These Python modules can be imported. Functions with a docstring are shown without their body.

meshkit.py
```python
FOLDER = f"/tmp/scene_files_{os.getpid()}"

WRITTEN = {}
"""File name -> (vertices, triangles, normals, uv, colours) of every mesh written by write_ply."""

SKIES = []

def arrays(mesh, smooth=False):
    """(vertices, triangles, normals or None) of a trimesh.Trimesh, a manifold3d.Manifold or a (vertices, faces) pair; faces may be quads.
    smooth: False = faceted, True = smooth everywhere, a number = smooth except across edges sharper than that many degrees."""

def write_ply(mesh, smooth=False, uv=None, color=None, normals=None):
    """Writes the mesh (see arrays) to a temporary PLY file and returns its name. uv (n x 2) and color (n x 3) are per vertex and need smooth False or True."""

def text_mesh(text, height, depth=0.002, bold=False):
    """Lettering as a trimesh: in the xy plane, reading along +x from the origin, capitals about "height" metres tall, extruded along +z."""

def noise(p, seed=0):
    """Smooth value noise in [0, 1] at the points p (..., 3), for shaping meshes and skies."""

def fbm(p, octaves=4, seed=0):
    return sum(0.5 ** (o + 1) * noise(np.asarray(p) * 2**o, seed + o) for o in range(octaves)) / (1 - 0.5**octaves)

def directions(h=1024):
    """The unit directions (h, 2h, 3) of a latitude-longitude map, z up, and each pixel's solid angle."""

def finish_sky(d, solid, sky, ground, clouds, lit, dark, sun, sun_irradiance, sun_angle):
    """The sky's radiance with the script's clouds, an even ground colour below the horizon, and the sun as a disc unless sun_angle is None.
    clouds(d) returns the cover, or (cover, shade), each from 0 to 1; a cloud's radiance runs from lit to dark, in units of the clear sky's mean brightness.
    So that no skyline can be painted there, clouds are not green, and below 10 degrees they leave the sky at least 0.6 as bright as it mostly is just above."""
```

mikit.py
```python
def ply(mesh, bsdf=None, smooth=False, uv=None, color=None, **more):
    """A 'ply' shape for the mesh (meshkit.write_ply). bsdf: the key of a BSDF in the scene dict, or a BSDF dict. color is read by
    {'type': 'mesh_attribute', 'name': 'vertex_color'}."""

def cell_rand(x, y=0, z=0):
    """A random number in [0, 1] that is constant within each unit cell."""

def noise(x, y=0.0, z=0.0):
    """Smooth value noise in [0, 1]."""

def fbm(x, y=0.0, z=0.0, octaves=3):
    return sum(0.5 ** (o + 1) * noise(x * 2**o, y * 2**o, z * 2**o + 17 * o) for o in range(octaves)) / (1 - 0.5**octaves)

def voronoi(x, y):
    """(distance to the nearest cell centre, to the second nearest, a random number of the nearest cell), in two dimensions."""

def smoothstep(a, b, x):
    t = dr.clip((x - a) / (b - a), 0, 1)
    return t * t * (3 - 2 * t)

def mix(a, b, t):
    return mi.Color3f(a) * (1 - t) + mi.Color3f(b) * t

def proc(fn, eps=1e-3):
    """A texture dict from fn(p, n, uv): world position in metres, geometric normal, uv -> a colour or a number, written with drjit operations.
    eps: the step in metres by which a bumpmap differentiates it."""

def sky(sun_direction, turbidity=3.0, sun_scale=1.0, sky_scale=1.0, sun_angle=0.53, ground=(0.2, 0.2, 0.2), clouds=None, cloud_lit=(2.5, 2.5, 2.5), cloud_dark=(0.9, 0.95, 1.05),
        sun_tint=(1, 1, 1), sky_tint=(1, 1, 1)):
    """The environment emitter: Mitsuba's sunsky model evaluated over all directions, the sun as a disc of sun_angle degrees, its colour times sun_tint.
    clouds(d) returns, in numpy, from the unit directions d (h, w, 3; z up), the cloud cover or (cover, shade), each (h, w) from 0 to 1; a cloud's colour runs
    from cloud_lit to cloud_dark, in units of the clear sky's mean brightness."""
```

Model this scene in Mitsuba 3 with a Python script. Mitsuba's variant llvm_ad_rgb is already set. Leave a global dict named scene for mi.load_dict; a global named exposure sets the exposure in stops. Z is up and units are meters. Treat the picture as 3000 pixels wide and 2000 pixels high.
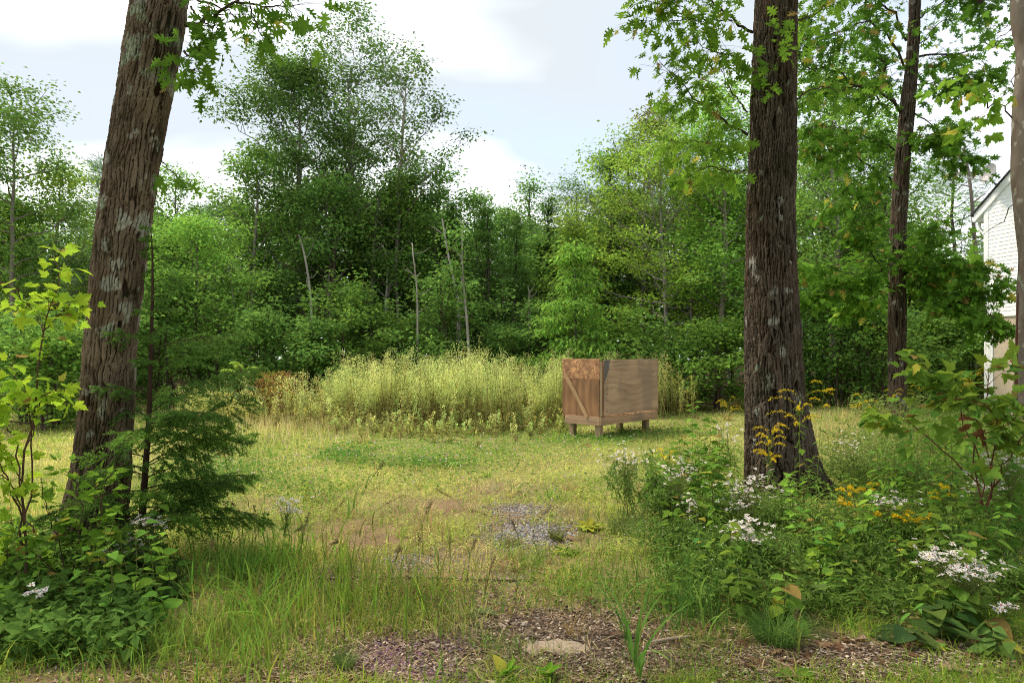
import math
import numpy as np
import trimesh
import drjit as dr
import mitsuba as mi
import mikit, meshkit
from shapely.geometry import Polygon

T = mi.ScalarTransform4f
# ------------------------------------------------------------------ camera, sky, exposure
CH, F = 1.72, 1850.0                      # eye height (m), focal length in pixels of the 3000 px wide photograph
HZ = 1055.0                               # row of the horizon
exposure = 3.55
scene, labels = {'type': 'scene'}, {}
scene['camera'] = {'type': 'perspective', 'fov': 2 * math.degrees(math.atan(1500 / F)), 'fov_axis': 'x',
                   'principal_point_offset_y': -(HZ - 1000) / 2000,
                   'to_world': T().look_at([0, 0, CH], [0, 10, CH], [0, 0, 1]), 'near_clip': 0.05, 'far_clip': 3000.0}


def cloud_fn(d):
    """High overcast with a few soft openings of pale blue."""
    z = np.maximum(d[..., 2], 0.03)
    q = np.stack([d[..., 0] / (z + .25), d[..., 1] / (z + .25), z * 0], -1)
    n = meshkit.fbm(q * np.array([1.1, 2.3, 1]) + 3.1, 5, seed=4)
    m = meshkit.fbm(q * np.array([0.8, 1.6, 1]) + 9.7, 4, seed=9)
    az = np.degrees(np.arctan2(d[..., 0], d[..., 1]))
    el = np.degrees(np.arcsin(np.clip(d[..., 2], -1, 1)))

    def blob(a, e, wa, we):
        return np.exp(-((az - a) / wa) ** 2 - ((el - e) / we) ** 2)
    hole = 1.0 * blob(6, 18.6, 11, 2.4) * (.5 + 1.2 * n) + 0.7 * blob(-3, 21.8, 6, 1.6) * n * 1.6 + 0.6 * blob(9, 15.3, 9, 1.4) * n * 1.6 + 0.9 * blob(13, 26, 4.5, 3.5) * (.3 + 1.2 * n) + 0.6 * blob(32, 24, 9, 9)
    hole = hole + 1.1 * np.clip(m - .56, 0, 1) + .5 * np.clip(n - .55, 0, 1)
    cover = np.clip(1.0 - .22 * hole, 0.6, 1)
    shade = np.clip(0.55 * blob(14, 28, 12, 8) + 0.35 * blob(34, 24, 14, 14) + 1.6 * np.clip(n - .33, 0, 1) + 1.0 * np.clip(m - .34, 0, 1) + .60 * blob(4, 24, 30, 15) + .35 * np.clip(hole, 0, 1), 0, 1)
    return cover, shade


scene['sky'] = mikit.sky([-0.55, 0.30, 0.95], turbidity=3, sun_scale=0.30, sun_angle=10, clouds=cloud_fn,
                         cloud_lit=(2.6, 2.6, 2.62), cloud_dark=(.74, .80, .845), sun_tint=(1.0, .99, .96))

# ------------------------------------------------------------------ helpers
UP = np.array([0, 0, 1.0])


def P(px, py, d):
    """The point that the photograph shows at (px, py), d metres ahead."""
    return np.array([(px - 1500) / F * d, d, CH - (py - HZ) / F * d])


def gz(x, y):
    x, y = np.asarray(x, float), np.asarray(y, float)
    q = np.stack([x * .35, y * .35, x * 0], -1)
    rise = np.clip((x - 2.6) / 7, 0, 1) * np.clip((y - 3.6) / 3, 0, 1) * 0.22
    return (meshkit.fbm(q, 3, seed=2) - .5) * 0.16 * np.clip(y / 6, 0.3, 1) + rise


def unit(a):
    return a / np.maximum(np.linalg.norm(a, axis=-1, keepdims=True), 1e-9)


def pack(c):
    """A colour per vertex written into uv, so that one material serves all foliage."""
    c = np.clip(np.asarray(c, float), 0.002, .97)
    return np.stack([c[:, 1], np.round(c[:, 0] * 512) + np.clip(c[:, 2], .01, .96)], 1)


def unpack(p, n, uv):
    r = dr.floor(uv.y)
    return mi.Color3f(r / 512.0, uv.x, uv.y - r)


pcol = mikit.proc(unpack)
scene['foliage'] = {'type': 'principledthin', 'base_color': pcol, 'roughness': 0.5, 'diff_trans': 0.9, 'eta': 1.3, 'spec_trans': 0.0}
scene['matte'] = {'type': 'twosided', 'bsdf': {'type': 'diffuse', 'reflectance': pcol}}
scene['bark'] = {'type': 'twosided', 'bsdf': {'type': 'diffuse', 'reflectance': {'type': 'mesh_attribute', 'name': 'vertex_color'}}}

used = {}


def numbered(name):
    n = used.get(name, -1) + 1
    used[name] = n
    return name if n == 0 else f'{name}_{n:03d}'


def thing(name, label, cat, group=None):
    k = numbered(name)
    labels[k] = {'label': label, 'category': cat}
    if group:
        labels[k]['group'] = group
    return k


def part(root, name, shape, label=None, kind=None):
    k = numbered(f'{root}__{name}')
    scene[k] = shape
    if label or kind:
        labels[k] = {}
        if label:
            labels[k]['label'] = label
        if kind:
            labels[k]['kind'] = kind
    return k


class MB:
    """Collects pieces of one mesh with a colour each."""

    def __init__(self):
        self.v, self.f, self.c, self.n = [], [], [], 0

    def add(self, v, f, c):
        v, f = np.asarray(v, float), np.asarray(f, int)
        if f.shape[1] == 4:
            f = np.vstack([f[:, [0, 1, 2]], f[:, [0, 2, 3]]])
        c = np.broadcast_to(np.asarray(c, float), (len(v), 3))
        self.v.append(v); self.f.append(f + self.n); self.c.append(c)
        self.n += len(v)
        return self

    def shape(self, bsdf='foliage', smooth=False):
        v, f, c = np.vstack(self.v), np.vstack(self.f), np.vstack(self.c)
        if bsdf == 'bark':
            return mikit.ply((v, f), bsdf, smooth=smooth, color=c)
        return mikit.ply((v, f), bsdf, smooth=smooth, uv=pack(c))


def tubes(pts, rad, sides=5):
    """N tubes at once: pts (N, K, 3), rad (N, K)."""
    pts, rad = np.asarray(pts, float), np.asarray(rad, float)
    if pts.ndim == 2:
        pts, rad = pts[None], np.broadcast_to(rad, (1, pts.shape[0]))
    N, K = pts.shape[:2]
    t = unit(np.gradient(pts, axis=1))
    mean = unit(pts[:, -1] - pts[:, 0])
    ref = np.where(np.abs(mean[:, 2:]) < .8, [0, 0, 1.0], [1.0, 0, 0])[:, None]
    a = unit(ref - (ref * t).sum(-1, keepdims=True) * t)
    b = np.cross(t, a)
    an = np.arange(sides) * 2 * np.pi / sides
    v = pts[:, :, None] + rad[:, :, None, None] * (np.cos(an)[:, None] * a[:, :, None] + np.sin(an)[:, None] * b[:, :, None])
    i, j = np.meshgrid(np.arange(K - 1), np.arange(sides), indexing='ij')
    q = np.stack([i * sides + j, i * sides + (j + 1) % sides, (i + 1) * sides + (j + 1) % sides, (i + 1) * sides + j], -1).reshape(-1, 4)
    f = (np.arange(N)[:, None, None] * K * sides + q[None]).reshape(-1, 4)
    return v.reshape(-1, 3), f


def curve(pts, n=8):
    """A smooth path through the points."""
    pts = np.asarray(pts, float)
    s = np.linspace(0, 1, len(pts))
    t = np.linspace(0, 1, n)
    if len(pts) < 3:
        return np.stack([np.interp(t, s, pts[:, k]) for k in range(3)], 1)
    from scipy.interpolate import PchipInterpolator
    return PchipInterpolator(s, pts, axis=0)(t)


def frames(d, nrm):
    """Rotation columns: x across the leaf, y along it, z its normal."""
    y = unit(d)
    z = unit(nrm - (nrm * y).sum(-1, keepdims=True) * y)
    return np.cross(y, z), y, z


def scatter(tpl, pos, d, nrm, size, col):
    tv, tf = tpl[:2]
    x, y, z = frames(d, nrm)
    size = np.broadcast_to(size, (len(pos),))
    v = pos[:, None] + size[:, None, None] * (tv[None, :, :1] * x[:, None] + tv[None, :, 1:2] * y[:, None] + tv[None, :, 2:] * z[:, None])
    f = (np.arange(len(pos))[:, None, None] * len(tv) + tf[None]).reshape(-1, 3)
    return v.reshape(-1, 3), f, np.repeat(np.broadcast_to(col, (len(pos), 3)), len(tv), 0)


# ------------------------------------------------------------------ leaf shapes (base at the origin, tip at y = 1)
def leaf(outline, droop=.25, fold=.25, petiole=0.0):
    r = np.array(outline, float)
    poly = np.vstack([r, (r * [-1, 1])[::-1][1:-1]]) if r[0, 0] == 0 and r[-1, 0] == 0 else np.vstack([r, (r * [-1, 1])[::-1]])
    v, f = trimesh.creation.triangulate_polygon(Polygon(poly), engine='earcut')
    v, f = np.asarray(v), np.asarray(f)
    v = np.column_stack([v, -droop * v[:, 1] ** 2 + fold * np.abs(v[:, 0])])
    if petiole:
        n = len(v)
        v = np.vstack([v + [0, petiole, 0], [[-.008, 0, .02], [.008, 0, .02], [0, petiole + .05, 0]]])
        f = np.vstack([f, [[n, n + 1, n + 2]]])
    return v, f


OAK = leaf([(0, 0), (.03, .12), (.10, .17), (.24, .13), (.17, .24), (.09, .29), (.20, .34), (.44, .31), (.33, .40), (.41, .48), (.24, .46),
            (.10, .50), (.19, .58), (.40, .62), (.29, .67), (.32, .77), (.19, .71), (.08, .72), (.12, .80), (.22, .88), (.11, .87), (0, 1.0)], .3, .2, .18)
MAPLE = leaf([(0, 0), (.15, -.08), (.34, -.04), (.30, .06), (.45, .12), (.40, .20), (.56, .40), (.42, .38), (.42, .48), (.22, .42), (.29, .62), (.19, .63),
              (.18, .78), (.09, .80), (0, 1.02)], .28, .12, .25)
OVATE = leaf([(0, 0), (.17, .10), (.28, .28), (.29, .45), (.20, .68), (.09, .88), (0, 1)], .35, .3, .08)
HEART = leaf([(0, 0), (.16, -.09), (.34, .02), (.43, .22), (.40, .45), (.27, .70), (.12, .90), (0, 1)], .3, .25, .15)
LANCE = leaf([(0, 0), (.07, .15), (.11, .38), (.09, .65), (.04, .87), (0, 1)], .5, .3)
FAR = (np.array([[0, 0, 0], [.30, .5, .10], [0, 1, -.1], [-.30, .5, .10]]), np.array([[0, 1, 2], [0, 2, 3]]))
SLIM = (np.array([[0, 0, 0], [.16, .45, .05], [0, 1, -.12], [-.16, .45, .05]]), np.array([[0, 1, 2], [0, 2, 3]]))
_a = np.linspace(0, 2 * np.pi, 6)[:5]
TUFT = (np.vstack([[[math.cos(a) * .75 - math.sin(a) * .05, .5 + math.sin(a) * .6, .2], [math.cos(a) * .75 + math.sin(a) * .05, .5 + math.sin(a) * .6, .12], [0, 0, 0]] for a in _a]),
        np.arange(15).reshape(5, 3))
SHAPES = {'oak': OAK, 'maple': MAPLE, 'ovate': OVATE, 'heart': HEART, 'lance': LANCE}
_cache = {}


def leaf_ply(kind, col):
    key = (kind, tuple(np.round(col, 4)))
    if key not in _cache:
        v, f = SHAPES[kind]
        _cache[key] = mikit.ply((v, f), 'foliage', smooth=True, uv=pack(np.tile(col, (len(v), 1))))
    return _cache[key]


def mat(x, y, z, s, p):
    m = np.eye(4)
    m[:3, 0], m[:3, 1], m[:3, 2], m[:3, 3] = x * s, y * s, z * s, p
    return T(m.tolist())


def put_leaves(root, kind, pos, d, nrm, size, cols, rs, most=300, name='leaf', rest='foliage'):
    """The nearest leaves as parts, the rest as one part."""
    pos, d, nrm = np.asarray(pos, float), np.asarray(d, float), np.asarray(nrm, float)
    size = np.broadcast_to(size, (len(pos),))
    view = size / np.maximum(np.linalg.norm(pos - [0, 0, CH], axis=1), .5)
    order = np.argsort(-view)
    x, y, z = frames(d, nrm)
    ci = rs.integers(0, len(cols), len(pos))
    cols = list(cols) + [np.array([.44, .42, .07]), np.array([.30, .22, .07])]
    ci = np.where(rs.random(len(pos)) < .045, len(cols) - rs.integers(1, 3, len(pos)), ci)
    for i in order[:most]:
        part(root, name, {**leaf_ply(kind, cols[ci[i]]), 'to_world': mat(x[i], y[i], z[i], size[i], pos[i])})
    o = order[most:]
    if len(o):
        c = np.asarray(cols)[ci[o]] * rs.normal(1, .12, (len(o), 1))
        part(root, rest, MB().add(*scatter(SHAPES[kind], pos[o], d[o], nrm[o], size[o], c)).shape('foliage', True), kind='stuff')


def vary(col, rs, n=5, amt=.16, yellow=.12):
    col = np.asarray(col, float)
    out = []
    for k in range(n):
        y = rs.normal(0, yellow)
        out.append(np.clip(col * [1.03, 1, .75] * rs.normal(1, amt) * np.array([1 + y, 1 + y * .2, 1 - y * .6]), .008, .9))
    return out


# ------------------------------------------------------------------ ground
ELL = [(1650, 1850, 330, 75, 1.0), (1080, 1930, 330, 70, .9), (1270, 1950, 190, 60, .95), (2500, 1935, 600, 55, 1.0), (1560, 1570, 230, 60, .75), (1200, 1545, 190, 45, .6),
       (1300, 1650, 280, 60, .85), (1080, 1560, 260, 60, .75), (980, 1690, 120, 40, .6), (1260, 1490, 190, 40, .75), (1480, 1430, 170, 34, .6), (1640, 1500, 120, 40, .6), (1560, 1360, 120, 18, .25), (1450, 1620, 150, 60, .9), (1520, 1500, 130, 40, .8), (1450, 1760, 160, 50, .7), (1480, 1740, 130, 40, .7), (1120, 1450, 120, 20, .35), (760, 1470, 120, 30, .3), (1750, 1930, 500, 60, .7), (420, 1780, 220, 60, .8), (350, 1990, 500, 40, .6), (1650, 1655, 160, 30, .5)]


def bare(x, y):
    """How bare the ground is (0 to 1), in world coordinates."""
    out = np.zeros(np.shape(x))
    for px, py, wx, wy, s in ELL:
        d0 = F * CH / (py - HZ)
        hy = max(d0 - F * CH / (py + wy - HZ), .25)
        out = np.maximum(out, s * np.exp(-(((x - (px - 1500) / F * d0) / (wx / F * d0)) ** 2 + ((y - d0) / (hy * 1.15)) ** 2) ** 1.5))
    worn = meshkit.fbm(np.stack([np.asarray(x) * 1.6, np.asarray(y) * 1.2, np.zeros(np.shape(x))], -1), 3, seed=52)
    return np.clip(out * (.35 + 1.5 * worn), 0, 1)


def grid(xs, ys):
    X, Y = np.meshgrid(xs, ys, indexing='xy')
    v = np.stack([X, Y, gz(X, Y)], -1).reshape(-1, 3)
    nx, ny = len(xs), len(ys)
    i, j = np.meshgrid(np.arange(ny - 1), np.arange(nx - 1), indexing='ij')
    a = i * nx + j
    return v, np.stack([a, a + 1, a + nx + 1, a + nx], -1).reshape(-1, 4)


gx = np.concatenate([[-900, -400, -150, -80, -50], np.arange(-36, -8, 1.0), np.arange(-8, 9, .1), np.arange(9, 37, 1.0), [50, 80, 150, 400, 900]])
gy = np.concatenate([[-300, -80, -25, -10, -4], np.arange(-1, 1.9, .4), np.arange(2, 10, .08), np.arange(10, 45, .6), [50, 60, 80, 120, 200, 400, 900, 1800]])
gv, gf = grid(gx, gy)
gb = bare(gv[:, 0], gv[:, 1])
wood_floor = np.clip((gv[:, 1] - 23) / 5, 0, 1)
nn = meshkit.fbm(gv * [1.2, 1.2, 0], 4, seed=5)
n2 = meshkit.fbm(gv * [6, 6, 0], 3, seed=6)
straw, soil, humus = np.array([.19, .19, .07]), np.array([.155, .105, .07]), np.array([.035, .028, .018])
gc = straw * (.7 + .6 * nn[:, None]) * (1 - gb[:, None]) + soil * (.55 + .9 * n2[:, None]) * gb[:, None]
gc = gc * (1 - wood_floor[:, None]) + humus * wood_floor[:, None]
scene['ground_bump'] = {'type': 'bumpmap', 'arbitrary': mikit.proc(lambda p, n, uv: mikit.fbm(p.x * 22, p.y * 22, 0, 4), 0.004), 'scale': 0.02,
                        'bsdf': {'type': 'diffuse', 'reflectance': {'type': 'mesh_attribute', 'name': 'vertex_color'}}}
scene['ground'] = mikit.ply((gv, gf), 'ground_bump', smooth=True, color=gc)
labels['ground'] = {'label': 'grassy clearing with bare dirt in front', 'kind': 'structure'}

rg = np.random.default_rng(21)


def on_ground(px, py, rs=None):
    """World (x, y) of ground pixels."""
    d = F * CH / (np.asarray(py, float) - HZ)
    return (np.asarray(px, float) - 1500) / F * d, d


# stones, chips and leaf litter of the bare ground
def stones(n, px, py, wx, wy, s0, s1, cols, rs, flat=.55):
    x, y = on_ground(rs.normal(px, wx, n), np.clip(rs.normal(py, wy, n), py - 2 * wy, 2040))
    s = rs.uniform(s0, s1, n) * rs.uniform(.5, 1, n)
    base = trimesh.creation.icosphere(0).vertices
    tf = trimesh.creation.icosphere(0).faces
    v = base[None] * rs.uniform(.65, 1.25, (n, 12, 1)) * np.array([1, .8, flat])
    a = rs.uniform(0, 6.28, n)
    R = np.zeros((n, 3, 3)); R[:, 0, 0] = np.cos(a); R[:, 0, 1] = -np.sin(a); R[:, 1, 0] = np.sin(a); R[:, 1, 1] = np.cos(a); R[:, 2, 2] = 1
    v = np.einsum('nij,nkj->nki', R, v) * s[:, None, None] + np.stack([x, y, gz(x, y) + s * .15], -1)[:, None]
    c = np.asarray(cols)[rs.integers(0, len(cols), n)] * rs.normal(1, .2, (n, 1))
    return v.reshape(-1, 3), (np.arange(n)[:, None, None] * 12 + tf[None]).reshape(-1, 3), np.repeat(c, 12, 0)


GREYS = [(.24, .235, .24), (.17, .165, .17), (.30, .28, .26), (.13, .125, .13)]
mb = MB()
mb.add(*stones(1500, 1555, 1565, 70, 22, .010, .026, GREYS, rg))
mb.add(*stones(700, 1530, 1495, 60, 14, .010, .024, GREYS, rg))
mb.add(*stones(500, 1200, 1650, 60, 20, .007, .018, GREYS, rg))
mb.add(*stones(900, 1470, 1640, 90, 45, .006, .016, GREYS + [(.28, .2, .15)], rg))
mb.add(*stones(600, 1520, 1440, 110, 25, .008, .016, GREYS + [(.28, .2, .15)], rg))
mb.add(*stones(260, 2650, 1940, 260, 25, .006, .016, GREYS + [(.22, .16, .12)], rg))
scene['gravel'] = mb.shape('matte')
labels['gravel'] = {'label': 'grey crushed gravel showing through the thin grass', 'category': 'gravel', 'kind': 'stuff'}


def chips(n, px, py, wx, wy, cols, rs, s0=.008, s1=.028):
    x, y = on_ground(rs.normal(px, wx, n), np.clip(rs.normal(py, wy, n), 1700, 2060))
    L, W = rs.uniform(s0, s1, n), rs.uniform(.3, .7, n)
    a = rs.uniform(0, 6.28, n)
    d = np.stack([np.cos(a), np.sin(a), rs.normal(0, .22, n)], -1)
    nrm = unit(np.stack([rs.normal(0, .35, n), rs.normal(0, .35, n), np.ones(n)], -1))
    X, Y, Z = frames(d, nrm)
    box = np.array([[-1, -1, 0], [1, -1, 0], [1.1, 1, 0], [-.8, 1, 0], [-.9, -.9, .16], [.9, -1, .16], [1, .9, .16], [-.8, .9, .16]]) * .5
    bf = np.array([[4, 5, 6], [4, 6, 7], [0, 1, 5], [0, 5, 4], [1, 2, 6], [1, 6, 5], [2, 3, 7], [2, 7, 6], [3, 0, 4], [3, 4, 7]])
    p = np.stack([x, y, gz(x, y) + .004 + rs.uniform(0, .012, n)], -1)
    v = p[:, None] + L[:, None, None] * (box[None, :, :1] * W[:, None, None] * X[:, None] + box[None, :, 1:2] * Y[:, None] + box[None, :, 2:] * Z[:, None])
    c = np.asarray(cols)[rs.integers(0, len(cols), n)] * rs.normal(1, .2, (n, 1))
    return v.reshape(-1, 3), (np.arange(n)[:, None, None] * 8 + bf[None]).reshape(-1, 3), np.repeat(c, 8, 0)


TAN = [(.30, .23, .165), (.20, .145, .10), (.12, .085, .062), (.42, .35, .27), (.075, .052, .04), (.16, .11, .078), (.11, .078, .055), (.26, .22, .18)]
mb = MB()
for n, px, py, wx, wy in ((8200, 1650, 1850, 230, 42), (5200, 1080, 1935, 260, 40), (7500, 2500, 1950, 420, 38), (3600, 1800, 1950, 260, 40), (2000, 420, 1900, 300, 90), (3200, 1250, 1670, 240, 60), (1500, 1080, 1590, 200, 50)):
    mb.add(*chips(n, px, py, wx, wy, TAN, rg))
scene['wood_chips'] = mb.shape('matte')
labels['wood_chips'] = {'label': 'brown wood chips and bark litter on the bare dirt', 'category': 'wood chips', 'kind': 'stuff'}
mb = MB()
PUR = [(.15, .075, .13), (.20, .13, .18), (.10, .055, .08), (.22, .17, .17), (.16, .11, .08), (.24, .18, .13)]  # purple tint of a lens flare, put into the colour of added chips
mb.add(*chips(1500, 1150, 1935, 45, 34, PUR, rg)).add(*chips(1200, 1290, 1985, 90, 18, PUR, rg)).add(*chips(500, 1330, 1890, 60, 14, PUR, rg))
scene['flare_tint_chips'] = mb.shape('matte')
labels['flare_tint_chips'] = {'label': 'added chips coloured as a purple lens flare at the bottom edge of the dirt', 'category': 'litter', 'kind': 'stuff'}


# ------------------------------------------------------------------ grass
def blades(pos, L, W, az, bend, col, segs=2, tipcol=None):
    n = len(pos)
    s = np.linspace(0, 1, segs + 1)
    h = np.stack([np.cos(az), np.sin(az), az * 0], -1)
    side = np.stack([-np.sin(az), np.cos(az), az * 0], -1)
    tw = np.random.default_rng(n).uniform(-1.2, 1.2, n)
    side = unit(side * np.cos(tw)[:, None] + h * np.sin(tw)[:, None])
    cl = pos[:, None] + L[:, None, None] * (UP * (s - .45 * bend[:, None] * s ** 2.2)[..., None] + h[:, None] * (bend[:, None] * s ** 2)[..., None])
    w = W[:, None] * .5 * np.clip(1 - s ** 2, 0, 1)[None]
    l = cl - side[:, None] * w[..., None]
    r = cl + side[:, None] * w[..., None]
    v = np.concatenate([np.stack([l[:, :-1], r[:, :-1]], 2).reshape(n, -1, 3), cl[:, -1:]], 1)
    f = []
    for k in range(segs - 1):
        a = 2 * k
        f += [[a, a + 1, a + 3], [a, a + 3, a + 2]]
    f += [[2 * segs - 2, 2 * segs - 1, 2 * segs]]
    K = v.shape[1]
    return v.reshape(-1, 3), (np.arange(n)[:, None, None] * K + np.array(f)[None]).reshape(-1, 3), np.repeat(col, K, 0)


GREEN, LIME, STRAW, DRY = np.array([.18, .34, .05]), np.array([.44, .56, .08]), np.array([.70, .66, .25]), np.array([.36, .25, .11])


def grass_colour(x, y, rs):
    n = len(x)
    a = meshkit.fbm(np.stack([x * .55, y * .45, x * 0], -1), 3, seed=11) + rs.normal(0, .13, n)
    lawn = np.clip((x - 4) / 5, 0, 1) * np.clip((y - 13) / 4, 0, 1)          # the mown green strip beyond the right-hand oak
    clover = np.exp(-((y - 12.5 - .2 * x) / 2.0) ** 2) * np.clip(1.3 - np.abs(x + 1) / 6, 0, 1) * .10
    near = np.clip((6.2 - y) / 2.2, 0, 1) * .16
    g = a + lawn * .55 + clover + near + .10
    k1, k2 = np.clip((g - .38) / .2, 0, 1)[:, None], np.clip((g - .62) / .2, 0, 1)[:, None]
    c = STRAW * (1 - k1) + LIME * k1
    c = c * (1 - k2) + GREEN * k2
    dry = rs.random(n) < .10
    c[dry] = DRY * rs.uniform(.6, 1.1, (dry.sum(), 1))
    return c * [1, 1, .85] * rs.normal(1, .2, (n, 1)).clip(.5, 1.7)


N = 210000
py = rg.uniform(1128, 2060, N)
px = rg.uniform(-120, 3120, N)
x, y = on_ground(px, py)
x, y = x + rg.normal(0, .02, N), y + rg.normal(0, .03, N) * y / 6
clump = meshkit.fbm(np.stack([x * 2.2, y * 2.2, x * 0], -1), 3, seed=31)
keep = (rg.random(N) > bare(x, y) * 1.03) & (rg.random(N) < np.clip(.25 + 1.6 * (clump - .25) - np.clip((7.5 - y) / 4, 0, 1) * (.62 - clump) * 1.7, .05, 1)) & (y < 30)
x, y, clump = x[keep], y[keep], clump[keep]
n = len(x)
tall = np.exp(-((x + 7) / 3.5) ** 2 - ((y - 16.5) / 4) ** 2)
L = rg.uniform(.035, .125, n) * (.5 + clump) * (1 + 1.6 * tall) * np.where(rg.random(n) < .05, 1.9, 1) * np.clip(.72 + y * .03, .8, 1.25)
W = np.maximum(.0042, y * .00085) * rg.uniform(.7, 1.3, n)
scene['grass'] = MB().add(*blades(np.stack([x, y, gz(x, y) - .01], -1), L, W, rg.uniform(0, 6.28, n), rg.uniform(.2, 1.15, n), grass_colour(x, y, rg), 2)).shape('foliage')
labels['grass'] = {'label': 'short yellowing grass covering the clearing', 'category': 'grass', 'kind': 'stuff'}


def meadow(key, label, regions, rs, segs=4, kind='stuff'):
    m = MB()
    for n, px, py, wx, wy, l0, l1, w, col, b in regions:
        x, y = on_ground(rs.normal(px, wx, n), np.clip(rs.normal(py, wy, n), 1140, 2100))
        k = rs.random(n) > 1.0 * bare(x, y)
        x, y = x[k], y[k]
        n = len(x)
        c = np.asarray(col) * rs.normal(1, .22, (n, 1)).clip(.5, 1.7) * (1 + rs.normal(0, .1, (n, 3)))
        m.add(*blades(np.stack([x, y, gz(x, y) - .01], -1), rs.uniform(l0, l1, n), w * rs.uniform(.6, 1.3, n), rs.uniform(0, 6.28, n), rs.beta(2, 3, n) * b, c, segs))
    scene[key] = m.shape('foliage', True)
    labels[key] = {'label': label, 'category': 'grass', 'kind': kind}


meadow('tall_grass', 'longer arching green grass along the front of the clearing', [
    (600, 720, 1720, 150, 95, .14, .42, .013, (.20, .37, .055), 1.5), (360, 780, 1740, 190, 105, .10, .34, .010, (.36, .40, .09), 1.2), (700, 1000, 1700, 170, 120, .2, .5, .010, (.24, .34, .05), 1.0),
    (1500, 500, 1930, 260, 60, .1, .3, .009, (.19, .30, .05), 1.2), (550, 1330, 1730, 160, 60, .06, .24, .008, (.20, .32, .045), 1.1), (320, 1330, 1720, 190, 80, .1, .35, .007, (.34, .36, .08), .8),
    (800, 1680, 1700, 160, 60, .08, .22, .007, (.22, .32, .05), 1.1), (1000, 2050, 1740, 90, 80, .12, .35, .008, (.10, .21, .04), 1.2), (500, 1450, 1890, 80, 30, .06, .18, .006, (.18, .28, .06), 1.1),
    (800, 1700, 1560, 120, 45, .08, .25, .007, (.2, .28, .06), 1.1), (400, 1900, 1960, 240, 30, .06, .2, .006, (.17, .24, .06), 1.1), (500, 1200, 1960, 150, 30, .08, .25, .006, (.23, .28, .09), 1.0)], np.random.default_rng(5))
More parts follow.
